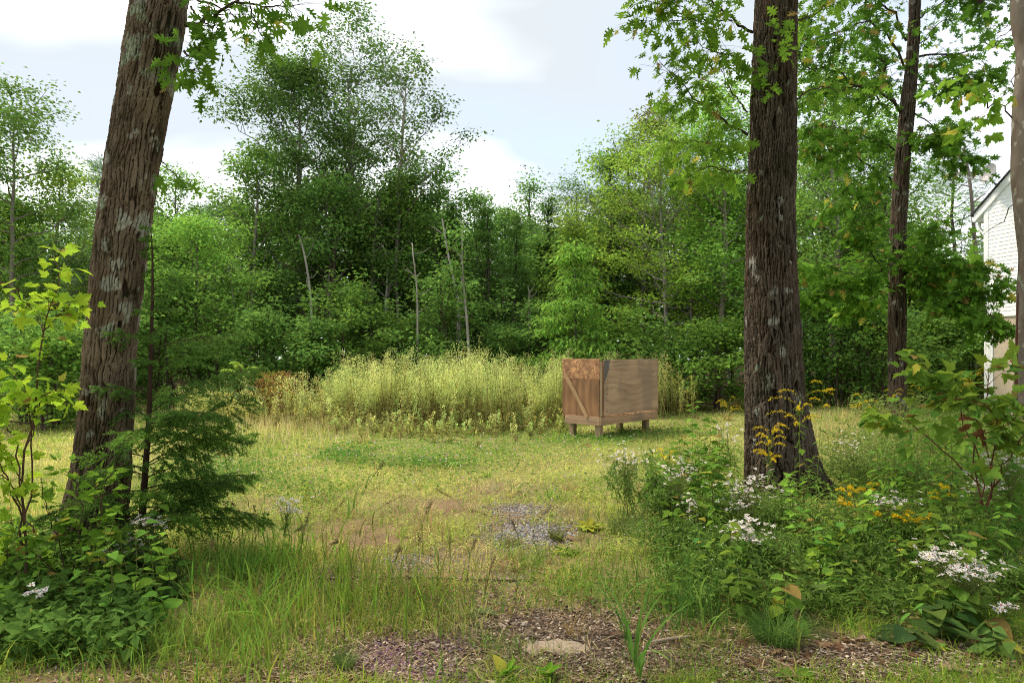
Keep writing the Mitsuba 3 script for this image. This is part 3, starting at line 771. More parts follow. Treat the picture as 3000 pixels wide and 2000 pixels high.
def tree(key, base, H, W, col, seed, shape='oval', cb=.25, nl=26, nsub=6, clus=3, nleaf=26, ls=.14, cr=.25, flat=.5, elev=(.25, 1.0), r0=None, bark='grey',
         tpl=FAR, droop=.25, lean=(0, 0), nj=.7, bare_tips=0, hue=.10, stems=1, upcurve=.25, tint=None, ragged=0):
    """A broad-leaved or needle tree: key__trunk holds the trunk and its limbs, key__crown the leaves."""
    rs = np.random.default_rng(seed)
    base = np.asarray(base, float)
    wood, crown = MB(), MB()
    bc = np.array(BARK[bark]) * rs.normal(1, .1)
    r0 = r0 or H * .0095
    K = 10
    t = np.linspace(0, 1, K)
    for st in range(stems):
        ln = np.array(lean, float) + (rs.normal(0, .09, 2) if stems > 1 else 0)
        wob = np.cumsum(rs.normal(0, .012, (K, 2)), 0) * H * .5
        wob -= wob[0]
        hs = H * .93 * (1 if st == 0 else rs.uniform(.8, .97))
        tp = base + np.column_stack([ln[0] * t * H + wob[:, 0], ln[1] * t * H + wob[:, 1], t * hs]) + (np.array([rs.normal(0, .25), rs.normal(0, .25), 0]) if stems > 1 else 0)
        wood.add(*tubes(tp, r0 * (1 - t) ** .75 * (.8 if stems > 1 else 1) + .012, 7), bc)
        m = nl // stems
        u = (np.arange(m) + rs.uniform(0, 1, m)) / m
        tt = cb + (1 - cb) * u
        st_p = np.stack([np.interp(tt, t, tp[:, k]) for k in range(3)], 1)
        az = np.arange(m) * 2.4 + rs.normal(0, .5, m) + st
        el = elev[0] + (elev[1] - elev[0]) * u + rs.normal(0, .13, m)
        L = W / 2 * PROF[shape](u) * (rs.uniform(.72, 1.22, m) if ragged == 0 else np.exp(rs.normal(0, ragged, m)))
        s6 = np.linspace(0, 1, 6)
        dirv = np.stack([np.cos(az) * np.cos(el), np.sin(az) * np.cos(el), np.sin(el)], 1)
        lp = st_p[:, None] + L[:, None, None] * (s6[None, :, None] * dirv[:, None] + (s6 ** 2)[None, :, None] * np.array([0, 0, upcurve]))
        lp[:, 1:-1] += rs.normal(0, .035, (m, 4, 3)) * L[:, None, None]
        lr = (r0 * .42 * (1 - tt)[:, None] ** .6 + .008) * (1 - .85 * s6)[None]
        wood.add(*tubes(lp, lr, 4), bc)
        # sub-branches
        i = np.repeat(np.arange(m), nsub)
        i = i[rs.random(len(i)) < np.clip(L[i] / (W * .36), .5, 1)]
        q = len(i)
        s0 = rs.uniform(.25, 1, q) ** .8
        sp = np.stack([lp[i, np.minimum((s0 * 5).astype(int), 4), k] * (1 - (s0 * 5) % 1) + lp[i, np.minimum((s0 * 5).astype(int) + 1, 5), k] * ((s0 * 5) % 1) for k in range(3)], 1)
        sd = unit(dirv[i] * .8 + rs.normal(0, .75, (q, 3)) * [1, 1, .6] + [0, 0, .15])
        sl = L[i] * rs.uniform(.22, .5, q) * (1.15 - .5 * s0) + .15
        s4 = np.linspace(0, 1, 4)
        sub = sp[:, None] + sl[:, None, None] * (s4[None, :, None] * sd[:, None] + (s4 ** 2)[None, :, None] * np.array([0, 0, .12 * (1 if droop < .5 else -1)]))
        wood.add(*tubes(sub, np.full((q, 1), .009 + H * .0003) * (1.1 - s4)[None], 3), bc)
        # leaf clumps
        j = np.repeat(np.arange(q), clus)
        c = len(j)
        sc = rs.uniform(.35, 1.08, c)
        cp = sub[j, 0] + (sub[j, -1] - sub[j, 0]) * sc[:, None]
        if st == 0:
            cp = np.vstack([cp, tp[-1] + rs.normal(0, .25, (8, 3))])
        if bare_tips:
            cp = cp[rs.random(len(cp)) > bare_tips * np.clip((cp[:, 2] - base[2]) / H * 2.4 - 1.2, 0, 1)]
        c = len(cp)
        ctone = rs.normal(1, .24, (c, 1)).clip(.5, 1.7)
        if tint is not None:
            h = np.clip((cp[:, 2] - base[2]) / H, 0, 1)[:, None]
            ctone = ctone * (1 - h + h * np.asarray(tint))
        k = np.repeat(np.arange(c), nleaf)
        n = len(k)
        off = rs.normal(0, 1, (n, 3)) * cr * [1, 1, flat]
        a = rs.uniform(0, 6.28, n)
        d = unit(off * [.8, .8, .5] / cr + np.stack([np.cos(a), np.sin(a), -droop * np.ones(n)], -1))
        nr = unit(UP + rs.normal(0, nj, (n, 3)))
        yel = rs.normal(0, hue, (n, 1))
        lc = np.asarray(col) * [.98, 1, .9] * ctone[k] * rs.normal(1, .17, (n, 1)).clip(.5, 1.6) * (1 + yel * [1, .25, -.5])
        crown.add(*scatter(tpl, cp[k] + off, d, nr, ls * rs.uniform(.7, 1.3, n), lc))
    part(key, 'trunk', wood.shape('matte', True))
    part(key, 'crown', crown.shape('foliage'))


def top_tree(name, label, cat, px, ptop, d, wpx, col, seed, group=None, **k):
    """A tree placed by where it stands, how far up it reaches and how wide it is in the photograph."""
    b = P(px, HZ, d)
    b[2] = gz(b[0], b[1]) - .1
    H = P(px, ptop, d)[2] - b[2]
    key = thing(name, label, cat, group)
    tree(key, b, H, wpx / F * d, col, seed, **k)
    return key


DK, MID, LT, YG, BL = np.array([.135, .25, .06]), np.array([.185, .33, .068]), np.array([.23, .42, .08]), np.array([.29, .44, .075]), np.array([.16, .25, .14])
PINE = dict(shape='cone', tpl=TUFT, ls=.34, nl=34, nsub=7, clus=2, nleaf=7, cr=.26, flat=.35, elev=(.0, .6), bark='dark', nj=.5, droop=-.1, cb=.2, hue=.06)
BEECH = dict(shape='cone', cb=.03, nl=44, nsub=9, clus=3, nleaf=9, ls=.17, cr=.22, flat=.25, elev=(.1, .75), tpl=SLIM, droop=.8, nj=.3, upcurve=.05)
# the tall oaks at centre left
top_tree('oak_tree', 'tall dark oak with clumped crown, left of the two highest in the clearing edge', 'tree', 875, 165, 27, 430, DK, 1, cb=.14, nl=44, nsub=7, nleaf=38, cr=.30, ls=.135, shape='oval', r0=.16, tint=(.8, .78, .8))
top_tree('oak_tree', 'tallest dark oak of the clearing edge with bare twigs at its top', 'tree', 1035, 140, 27.5, 400, DK, 2, cb=.14, nl=44, nsub=7, nleaf=38, cr=.30, ls=.135, shape='vase', r0=.17, bare_tips=.5, tint=(.8, .78, .8))
top_tree('oak_tree', 'dark oak leaning right with tufted leaves and dead twigs against the sky', 'tree', 1120, 178, 26.5, 310, DK, 3, cb=.34, nl=28, nsub=5, nleaf=36, cr=.27, ls=.135, shape='spread', lean=(.07, 0), bare_tips=.75, r0=.13, tint=(.8, .75, .75))
top_tree('maple_tree', 'bushy green tree filling the foot of the tall oaks on their left', 'tree', 740, 430, 25, 260, MID, 4, cb=.06, nl=30, nleaf=16, cr=.26, shape='oval')
top_tree('maple_tree', 'bushy dark green tree at the foot of the tallest oak', 'tree', 960, 520, 25, 300, DK * 1.1, 5, cb=.05, nl=30, nleaf=20, cr=.26)
top_tree('maple_tree', 'mid green tree below the leaning dark oak', 'tree', 1150, 480, 26, 250, MID * .8, 6, cb=.1, nl=28)
# left
top_tree('oak_tree', 'dark spreading oak reaching over the sky at the far left', 'tree', 40, 265, 21, 400, DK * 1.1, 11, cb=.35, nl=24, nsub=6, nleaf=26, cr=.28, ls=.125, shape='spread', elev=(.2, .8), tint=(.9, .85, .85))
top_tree('maple_tree', 'light green airy tree under the far left oak', 'tree', 165, 478, 24, 330, YG * .85, 12, cb=.2, nl=26, nleaf=18, ls=.12, cr=.30)
top_tree('pine_tree', 'bluish pine partly hidden by the big left trunk', 'pine tree', 290, 425, 33, 170, BL, 13, **PINE)
top_tree('maple_tree', 'thin light green tree just right of the big left trunk', 'tree', 510, 475, 27, 230, LT * .9, 14, cb=.25, nl=24, nleaf=17, ls=.12, cr=.30)
top_tree('pine_tree', 'small bluish pine in the gap left of the tall oaks', 'pine tree', 618, 575, 34, 150, BL, 15, **PINE)
top_tree('maple_tree', 'lime green young tree right of the big left trunk', 'tree', 575, 640, 22, 260, LT, 16, cb=.15, nl=28, nleaf=22, ls=.11, cr=.28)
top_tree('maple_tree', 'leafy green tree at the left edge behind the saplings', 'tree', 20, 560, 23, 260, MID, 17, cb=.1, nl=26)
# centre
top_tree('ash_tree', 'slender tree with a few loose tufts at its tip, right of the tall oaks', 'tree', 1275, 465, 27, 170, DK * 1.2, 21, cb=.2, nl=24, nleaf=12, shape='column', ls=.16)
top_tree('maple_tree', 'round topped green tree left of the sky gap', 'tree', 1395, 545, 27, 220, DK * 1.35, 22, cb=.15, nl=28, nleaf=13)
top_tree('oak_tree', 'pointed young oak standing up in the middle of the sky gap', 'tree', 1562, 485, 29, 190, DK * 1.25, 23, cb=.2, nl=26, nsub=5, nleaf=13, shape='cone', elev=(.5, 1.1), cr=.28)
top_tree('maple_tree', 'green tree filling the low dip of the treeline', 'tree', 1480, 610, 31, 200, DK * 1.2, 24, cb=.2)
top_tree('birch_tree', 'green tree right of the pointed young oak', 'tree', 1690, 500, 28, 210, MID * .85, 25, cb=.15, nl=28, tpl=SLIM)
top_tree('beech_tree', 'drooping conical light green beech behind the plywood shelter', 'beech tree', 1680, 690, 20.5, 270, LT * .95, 26, **BEECH)
top_tree('maple_tree', 'yellowish tree above the conical beech', 'tree', 1700, 640, 25, 240, YG * .75, 27, cb=.2, nl=26, nleaf=11, ls=.14)
top_tree('hornbeam_tree', 'bright yellow green tree with pale straight trunk right of the shelter', 'tree', 1957, 400, 23, 450, YG * .9, 28, cb=.22, nl=40, nsub=7, nleaf=20, ls=.115, cr=.3, flat=.3, elev=(.1, .8), r0=.10, bark='pale')
top_tree('birch_tree', 'darker green tree with ragged top left of the tall pine', 'tree', 1800, 420, 28, 200, DK * 1.3, 29, cb=.2, nl=26, shape='cone')
top_tree('oak_tree', 'tall reddish tipped oak behind the bright yellow green tree', 'tree', 1860, 300, 27, 260, DK * 1.1, 30, cb=.3, nl=26, nleaf=13, tint=(1.25, .8, .8))
top_tree('pine_tree', 'tall pine peering out left of the big right trunk', 'pine tree', 1985, 262, 31, 260, BL * .8, 31, **PINE)
top_tree('maple_tree', 'lime tree just left of the big right trunk', 'tree', 2110, 520, 24, 280, LT * .9, 32, cb=.15, nl=30)
# right, behind the oaks
top_tree('pine_tree', 'pale airy pine in the bright gap beside the house roof', 'pine tree', 2790, 320, 34, 300, BL * 1.15, 33, **{**PINE, 'nleaf': 5})
top_tree('maple_tree', 'thin tree with crossing grey stems left of the house', 'tree', 2850, 480, 27, 260, MID, 34, cb=.3, nl=22, nleaf=9, stems=2, r0=.16)
top_tree('maple_tree', 'leafy tree between the big right trunk and the slimmer oak', 'tree', 2420, 470, 28, 330, MID * .9, 35, cb=.15, nl=30)
top_tree('maple_tree', 'tree with pale bare limbs behind the slimmer oak', 'tree', 2560, 560, 29, 260, MID, 36, cb=.15, nl=26, bark='pale')
top_tree('maple_tree', 'dark green tree low behind the slimmer oak', 'tree', 2680, 760, 25, 260, DK * 1.3, 37, cb=.05, nl=28)
top_tree('maple_tree', 'tall light green tree filling the sky left of the big right trunk', 'tree', 2095, 250, 22, 300, LT, 38, cb=.3, nl=34, nsub=6, nleaf=22, ls=.12, cr=.3)
top_tree('maple_tree', 'tall light green tree filling the sky between the two right oaks', 'tree', 2440, 180, 25, 340, LT * .85, 39, cb=.25, nl=38, nsub=6, nleaf=22, ls=.13, cr=.3)
top_tree('maple_tree', 'green tree crown behind the upper part of the slimmer oak', 'tree', 2590, 330, 26, 280, MID, 40, cb=.25, nl=32, nleaf=22, ls=.13, cr=.28)
SPIRE = dict(shape='cone', tpl=SLIM, cb=.1, nl=46, nsub=7, clus=3, nleaf=16, ls=.125, cr=.17, flat=.3, elev=(.1, .8), droop=.4, nj=.4, upcurve=.1, bark='dark')
for px_, top_, d_, w_, c_, lab_ in ((1604, 528, 27, 150, DK, 'pointed dark evergreen just right of the pointed young oak'), (1772, 415, 26.5, 190, DK, 'tall pointed evergreen above the right end of the shelter'), (1418, 570, 26, 140, DK, 'narrow evergreen tip right of the tallest snag'),
                                   (1500, 600, 25.5, 130, DK * 1.1, 'small pointed evergreen in the treeline dip'), (1852, 345, 28, 190, DK * .95, 'highest pointed evergreen left of the tall pine'), (1330, 560, 28, 150, DK, 'pointed evergreen behind the pale slanting stem')):
    top_tree('hemlock_tree', lab_, 'evergreen tree', px_, top_, d_, w_, c_, 3000 + px_, **SPIRE)
# the rows behind, told apart by nothing
rt = np.random.default_rng(77)
sky_line = [(-200, 560), (0, 600), (250, 590), (450, 590), (650, 560), (900, 500), (1250, 540), (1450, 640), (1620, 600), (1850, 500), (2100, 480), (2300, 520), (2550, 560), (2750, 720), (2900, 700), (3200, 500)]
row = []
MARKS = [(-160, 'beyond the left edge saplings'), (20, 'behind the far left oak'), (165, 'behind the airy light green tree'), (290, 'behind the half hidden bluish pine'), (400, 'behind the big left trunk'),
         (510, 'behind the thin light green tree'), (618, 'behind the sky gap pine'), (740, 'behind the bushy tree under the tall oaks'), (875, 'behind the left one of the tall oaks'), (1000, 'behind the tallest oak'),
         (1125, 'behind the leaning dark oak'), (1225, 'behind the thin pale dead stem'), (1300, 'behind the pale slanting stem'), (1375, 'behind the tallest snag'), (1470, 'behind the dip of the treeline'),
         (1560, 'behind the pointed young oak'), (1680, 'behind the drooping conical beech'), (1780, 'behind the plywood shelter'), (1870, 'behind the small forked dead stem'), (1957, 'behind the bright yellow green tree'),
         (2060, 'behind the tree left of the massive trunk'), (2200, 'behind the massive trunk'), (2330, 'just right of the massive trunk'), (2440, 'between the two right oaks'), (2560, 'just left of the slimmer oak'),
         (2640, 'behind the slimmer oak'), (2720, 'just right of the slimmer oak'), (2790, 'behind the pale forked pair of stems'), (2880, 'behind the house corner'), (3000, 'hidden by the house'), (3180, 'beyond the right edge')]
taken = {}


def deep_label(px, d, tone, kind):
    where = min(MARKS, key=lambda q: abs(q[0] - px))[1]
    depth = 'near row' if d < 32 else ('middle row' if d < 39.5 else 'last row')
    lab = f'{tone} {kind} {where}, {depth}'
    taken[lab] = taken.get(lab, 0) + 1
    return lab if taken[lab] == 1 else lab.replace(kind, ('other ', 'third ', 'fourth ')[min(taken[lab] - 2, 2)] + kind, 1)


for d, step, lo in ((29, 125, 90), (35, 130, 30), (43, 120, 0)):
    for px in np.arange(-260, 3300, step):
        px = px + rt.normal(0, 30)
        top = np.interp(px, *zip(*sky_line)) + lo + abs(rt.normal(0, 45))
        row.append((px, top, d + rt.normal(0, 1.5)))
for i, (px, top, d) in enumerate(row):
    ci = rt.integers(0, 5)
    c = [DK, DK * 1.3, MID * .8, MID, LT * .75][ci]
    pine = rt.random() < .14
    nm, cat = ('pine_tree', 'pine tree') if pine else ('forest_tree', 'tree')
    lab = deep_label(px, d, 'dark bluish' if pine else ['dark green', 'deep green', 'mid green', 'green', 'light green'][ci], 'pine' if pine else 'tree')
    kw = dict(PINE) if pine else dict(cb=rt.uniform(.08, .3), nl=24, nsub=5, clus=3, nleaf=18, ls=.18, cr=.36, bark=['grey', 'brown', 'dark', 'pale'][rt.integers(0, 4)], shape=['oval', 'cone', 'column'][rt.integers(0, 3)])
    if pine:
        kw['nl'] = 26
        c = BL * .8
    top_tree(nm, lab, cat, px, top, d, rt.uniform(200, 330) * 28 / d, c, 500 + i, 'pines deep in the wood' if pine else 'trees deep in the wood', **kw)

# far wood: one mass
m = MB()
rs = np.random.default_rng(90)
n = 16000
px = rs.uniform(-900, 3900, n); d = rs.uniform(48, 62, n)
base = np.stack([(px - 1500) / F * d, d, rs.uniform(0, 1, n) ** 1.1 * 9.5 * (.75 + .4 * meshkit.noise(np.stack([px / 90, d / 9, px * 0], -1)))], -1)
m.add(*scatter(FAR, base, unit(rs.normal(0, 1, (n, 3))), unit(rs.normal(0, 1, (n, 3)) + UP * .6), rs.uniform(.45, .9, n), np.array([.09, .16, .05]) * rs.normal(1, .25, (n, 1)).clip(.4, 1.7)))
scene['distant_wood'] = m.shape('foliage')
labels['distant_wood'] = {'label': 'dark mass of distant woodland seen between the trunks', 'category': 'wood', 'kind': 'stuff'}


m = MB()  # unseen foliage behind the camera, added to darken the foreground
n = 15000
p = np.stack([rs.uniform(-22, 22, n), rs.uniform(-13, -4.5, n), rs.uniform(0, 1, n) ** .9 * 12], -1)
k = meshkit.fbm(p * [.4, .4, .3], 3, seed=44) > .42
m.add(*scatter(FAR, p[k], unit(rs.normal(0, 1, (k.sum(), 3))), unit(rs.normal(0, .7, (k.sum(), 3)) + UP), rs.uniform(.35, .8, k.sum()), np.array([.07, .13, .03]) * rs.normal(1, .2, (k.sum(), 1))))
scene['added_wood_behind'] = m.shape('foliage')
labels['added_wood_behind'] = {'label': 'unseen foliage added behind the camera to shade the near side of the clearing', 'category': 'wood', 'kind': 'stuff'}


# bare and dead stems
def snag(name, label, cat, pts, d, w0, w1, bark, seed, nb=5, group=None, blen=.7):
    """A bare trunk through pixel points, standing d metres away, with a few branch stubs."""
    rs = np.random.default_rng(seed)
    k = thing(name, label, cat, group)
    p = curve([P(a, b, d) + [0, rs.normal(0, .1), 0] for a, b in pts], 14)
    p[0, 2] = min(p[0, 2], gz(p[0, 0], p[0, 1]) - .1)
    r = np.linspace(w0, w1, 14) / F * d / 2 * .66
    nb = nb + (0 if group else 4)
    mb = MB()
    c = np.array(BARK[bark]) * rs.normal(1, .05)
    v, f = tubes(p, r, 8)
    cc = c if group else c * (.6 + .8 * meshkit.fbm(v * [9, 9, 5], 3, seed=seed)[:, None])
    mb.add(v, f, cc)
    part(k, 'trunk', mb.shape('matte' if group else 'bark', True))
    for i in range(nb):
        s = rs.uniform(.35, .95)
        q = p[int(s * 13)]
        a = rs.uniform(0, 6.28)
        e = np.array([math.cos(a), math.sin(a) * .6, rs.uniform(.2, .9)])
        L = rs.uniform(.3, 1) * blen
        bp = curve([q, q + e * L * .5 + rs.normal(0, .05, 3), q + e * L + [0, 0, .12 * L] + rs.normal(0, .06, 3)], 6)
        v, f = tubes(bp, np.linspace(r[int(s * 13)] * .55, .006, 6), 5)
        part(k, 'branch', MB().add(v, f, c).shape('matte', True))


snag('dead_tree', 'bleached bare snag with a short fork, tallest pale pole in the centre', 'dead tree', [(1376, 1080), (1368, 950), (1362, 880), (1356, 790), (1354, 675)], 21, 14, 5, 'pale', 1, 3)
snag('dead_tree', 'thin pale bare stem with curling side branch left of the tallest snag', 'dead tree', [(1223, 1060), (1224, 940), (1222, 850), (1216, 770), (1205, 710)], 21, 10, 4, 'pale', 2, 6)
snag('dead_tree', 'grey broken stub trunk with short side spikes left of the conical beech', 'dead tree', [(1549, 1075), (1551, 980), (1550, 900), (1553, 850)], 22, 13, 8, 'grey', 3, 7, blen=.5)
snag('birch_tree', 'pale leaning birch stem in front of the dark oaks', 'tree', [(925, 1060), (915, 960), (905, 860), (893, 760), (880, 690)], 23, 15, 7, 'pale', 4, 2)
snag('birch_tree', 'pale slanting stem high up left of the tallest snag', 'tree', [(1345, 900), (1330, 820), (1312, 740), (1295, 640)], 24.5, 13, 7, 'pale', 5, 2)
snag('slender_tree', 'grey slanting oak trunk seen through leaves below the tallest oak', 'tree', [(1070, 1080), (1085, 900), (1100, 720), (1115, 560)], 26, 20, 12, 'grey', 6, 3)
snag('slender_tree', 'dark brown trunk in the shadow right of the pale birch stem', 'tree', [(965, 1080), (972, 960), (975, 840), (985, 700)], 25, 22, 14, 'brown', 7, 2)
snag('slender_tree', 'straight grey trunk at the left flank of the big right oak', 'tree', [(2026, 1150), (2024, 1000), (2022, 880), (2020, 780)], 23, 17, 11, 'grey', 8, 3)
snag('dead_tree', 'small forked dead stem between the shelter and the yellow green tree', 'dead tree', [(1880, 1020), (1879, 950), (1876, 905), (1872, 885)], 24, 10, 6, 'grey', 9, 4, blen=.5)
snag('slender_tree', 'slender grey trunk in the dark wood behind the weeds', 'tree', [(1434, 1060), (1434, 950), (1433, 850), (1432, 760)], 26, 12, 9, 'brown', 10, 2)
snag('slender_tree', 'left stem of the pale forked pair beside the house', 'tree', [(2783, 1075), (2778, 1000), (2771, 950), (2766, 900)], 21, 15, 10, 'pale', 11, 0)
snag('slender_tree', 'right stem of the pale forked pair beside the house', 'tree', [(2785, 1075), (2789, 1010), (2794, 950), (2795, 900)], 21, 13, 9, 'pale', 12, 0)
snag('slender_tree', 'tall grey stem rising beside the house corner', 'tree', [(2876, 1130), (2872, 900), (2862, 720), (2845, 560), (2830, 430)], 23, 20, 11, 'grey', 13, 3)
for i in range(34):
    px, d = rt.uniform(380, 2900), rt.uniform(24, 34)
    snag('slender_forest_tree', deep_label(px, d, 'bare slender', 'trunk'), 'tree', [(px, 1150), (px + rt.normal(0, 8), 950), (px + rt.normal(0, 16), 780), (px + rt.normal(0, 25), rt.uniform(690, 850))], d, rt.uniform(7, 15), rt.uniform(4, 7), ['grey', 'brown', 'pale', 'dark'][rt.integers(0, 4)], 40 + i, 2, 'trunks in the dark wood')

# shrubs along the foot of the wood
SH = dict(cb=.05, nl=16, nsub=5, clus=3, nleaf=16, cr=.19, flat=.45, nj=.5, elev=(.15, 1.1), r0=.03, bark='brown', ls=.13, stems=4, ragged=.38)
for i, (px, top, d, w, c, lab) in enumerate([
        (70, 1000, 17, 230, DK * 1.25, 'dark bush behind the yellow green maple sapling'), (300, 930, 21, 260, DK * 1.2, 'dark bush behind the big left trunk'),
        (470, 900, 21, 220, DK * 1.1, 'bush right of the big left trunk behind the hemlock'), (610, 880, 21.5, 230, MID * .9, 'bush left of the sumac plant'),
        (800, 1000, 20, 160, DK * 1.1, 'low dark bush behind the orange weeds'), (920, 960, 20, 170, DK * 1.2, 'low bush at the foot of the pale birch stem'),
        (1010, 890, 21.5, 190, MID * .85, 'light bush left of the thin pale dead stem'), (1160, 930, 22, 210, MID * .8, 'bush behind the left half of the tall weeds'),
        (1300, 910, 22, 200, DK * 1.2, 'bush behind the middle of the tall weeds'), (1450, 980, 23, 190, DK, 'dark bush right of the tallest snag'),
        (1600, 990, 22, 160, DK * 1.1, 'dark bush left of the plywood shelter'), (1830, 1000, 22, 170, MID * .8, 'bush behind the right top of the shelter'),
        (1960, 1060, 21, 150, DK * 1.3, 'dark low bush right of the shelter'), (2090, 960, 20, 200, MID * .9, 'bush left of the big right oak trunk'),
        (2330, 960, 21, 260, DK * 1.4, 'grey green bush just right of the big oak trunk'), (2450, 900, 20, 240, MID * .85, 'rounded bush between the two right oaks'),
        (2560, 960, 19.5, 200, DK * 1.3, 'dark bush left of the slimmer oak trunk'), (2720, 950, 21, 210, MID * .8, 'bush right of the slimmer oak trunk'),
        (2830, 1040, 19.5, 170, DK * 1.4, 'low dark bush at the house corner'), (180, 1040, 16, 200, MID, 'low bush left of the big left trunk')]):
    top_tree('shrub', lab, 'shrub', px, top - 25, d, w * 1.25, c, 900 + i, 'shrubs along the foot of the wood', **{**SH, 'shape': ['spread', 'cone', 'vase', 'oval'][i % 4], 'nl': 22 + 6 * (i % 3), 'cr': .19 + .04 * (i % 2)})

# ------------------------------------------------------------------ the big trunks in front
def plates(u, v, cu, cv, circ, seed):
    """Elongated bark plates round a trunk: (distance from the nearest crack in plate widths, a random tone per plate)."""
    from scipy.spatial import cKDTree
    rs = np.random.default_rng(seed + 900)
    v0, v1 = v.min(), v.max()
    n = int(circ / cu * (v1 - v0) / cv)
    pu, pv, pt = rs.uniform(0, circ, n), rs.uniform(v0, v1, n), rs.uniform(0, 1, n)
    pts = np.vstack([np.column_stack([(pu + k * circ) / cu, pv / cv]) for k in (-1, 0, 1)])
    d, i = cKDTree(pts).query(np.column_stack([u.ravel() / cu, v.ravel() / cv]), k=2)
    e = d[:, 1] - d[:, 0]
    dp = pts[i[:, 0]] - pts[i[:, 1]]
    e = e + .55 * (dp[:, 1] ** 2 / np.maximum((dp ** 2).sum(1), 1e-9)) ** 1.5      # cracks across the grain are shallow
    return e.reshape(u.shape), pt[i[:, 0] % n].reshape(u.shape)


def big_trunk(key, rows, d, seed, n_side, ztop, furrow=.034, amp=.016, base_flare=(), plate=(.215, .185, .155), dark=(.050, .030, .020), lichen=.35, moss_shade=.3, smooth_bark=False, aspect=3.2, dense=.011, flute=.02, lean_y=0.0):
    rows = np.array(rows, float)
    zc = CH - (rows[:, 0] - HZ) / F * d
    xc = ((rows[:, 1] + rows[:, 2]) / 2 - 1500) / F * d
    rc = (rows[:, 2] - rows[:, 1]) / 2 / F * d
    rc = rc / np.sqrt(1 + (xc / d) ** 2)                                   # a round trunk seen off the axis looks wider
    o = np.argsort(zc)
    zc, xc, rc = zc[o], xc[o], rc[o]
    g = float(gz(xc[0], d))
    zv = np.arange(-.15, CH + HZ / F * d + .3, dense)
    zs = np.concatenate([zv, np.arange(zv[-1] + .1, ztop, .12)])
    kx = (xc[-1] - xc[-3]) / (zc[-1] - zc[-3])
    xs = np.where(zs > zc[-1], xc[-1] + kx * (zs - zc[-1]), np.interp(zs, zc, xc))
    ra = np.where(zs > zc[-1], np.maximum(rc[-1] * (1 - .55 * (zs - zc[-1]) / (ztop - zc[-1])), .08), np.interp(zs, zc, rc))
    ker = np.ones(25) / 25
    for a in (xs, ra):
        p_ = np.pad(a, 12, mode='edge')
        a[:] = np.convolve(p_, ker, 'valid')
    th = np.linspace(0, 2 * np.pi, n_side, endpoint=False)
    TH, Z = np.meshgrid(th, zs)
    Rz = ra[:, None]
    # root flare in a few directions
    up_ = np.clip(Z - g, 0, None)
    fl = sum(w * np.exp(-((np.angle(np.exp(1j * (TH - a)))) / s) ** 2) * np.exp(-up_ / h) for a, w, s, h in base_flare) if base_flare else 0
    R0 = Rz * (1 + flute * np.sin(3 * TH + Z * .7 + seed) + flute * .7 * np.sin(5 * TH - Z * .4)) + fl
    q = np.stack([np.cos(TH) * Rz, np.sin(TH) * Rz, Z], -1)
    wp = np.stack([meshkit.fbm(q * [8, 8, 5], 3, seed=seed) - .5, meshkit.fbm(q * [8, 8, 5] + 31, 3, seed=seed + 20) - .5, meshkit.fbm(q * [14, 14, 8], 3, seed=seed + 21) - .5], -1) * [.045, .03, .08]
    rm = float(np.median(ra))
    uu = TH * rm + wp[..., 0] + wp[..., 1]
    vv = Z + wp[..., 2] * 2
    e1, tone1 = plates(uu, vv, furrow, furrow * aspect, 2 * np.pi * rm, seed)
    e2, tone2 = plates(uu + .3, vv, furrow * .42, furrow * aspect * .36, 2 * np.pi * rm, seed + 1)
    fine = meshkit.fbm(q * [90, 90, 40], 3, seed=seed + 3)
    if smooth_bark:
        h = .7 + .3 * fine
    else:
        h = np.clip(e1 / .5, 0, 1) ** .9 * (.62 + .38 * np.clip(e2 / .35, 0, 1)) * (.84 + .22 * tone1) + .42 * (fine - .5)
        h = h * (.75 + .5 * meshkit.noise(np.stack([uu * 55, vv * 9, uu * 0], -1), seed + 15))
        ptone = (.74 + .32 * tone1 + .26 * tone2)[..., None]
    calm = np.clip((meshkit.fbm(q * [3, 3, 1.3], 3, seed=seed + 5) - .45) * 5, 0, 1)      # smoother plates higher up
    R = R0 + amp * (h - .6) * (1 - .35 * calm)
    lump = (meshkit.fbm(q * [2.2, 2.2, 1.4], 3, seed=seed + 6) - .5) * .035
    R = R + lump
    wide = np.percentile((R - fl) / Rz, 90, axis=1)                        # keep the silhouette at the measured width
    R = (R - fl) / np.convolve(np.pad(wide, 20, mode='edge'), np.ones(41) / 41, 'valid')[:, None] + fl
    V = np.stack([xs[:, None] + R * np.cos(TH), d + lean_y * Z + R * np.sin(TH), Z], -1)
    # bark colour, with shade painted in towards the foot: brown furrows, grey plates, lichen, moss
    plate, dark = np.array(plate), np.array(dark)
    tone = (.62 + .75 * meshkit.fbm(q * [6, 6, 2.2], 4, seed=seed + 7))[..., None]
    if not smooth_bark:
        tone = tone * ptone
    c = dark + (plate * tone - dark) * np.clip((h - .20) / .48, 0, 1)[..., None]
    red = np.clip((meshkit.fbm(q * [5, 5, 1.8], 3, seed=seed + 8) - .5) * 5, 0, 1)[..., None]
    c = c * (1 - .35 * red) + np.array([.085, .05, .034]) * (.4 + .8 * h[..., None]) * .35 * red
    li = np.clip((meshkit.fbm((q + wp) * [10, 10, 5.5], 5, seed=seed + 9) - (.68 - .14 * lichen * np.clip((up_ - .9) / 1.2, .15, 1))) * 14, 0, 1)[..., None] * np.clip(h * 1.6 - .3, 0, 1)[..., None]
    licol = np.where(meshkit.noise(q * [3, 3, 2], seed + 10)[..., None] > .45, [.36, .36, .32], [.27, .32, .235])
    c = c * (1 - .8 * li) + licol * .8 * li
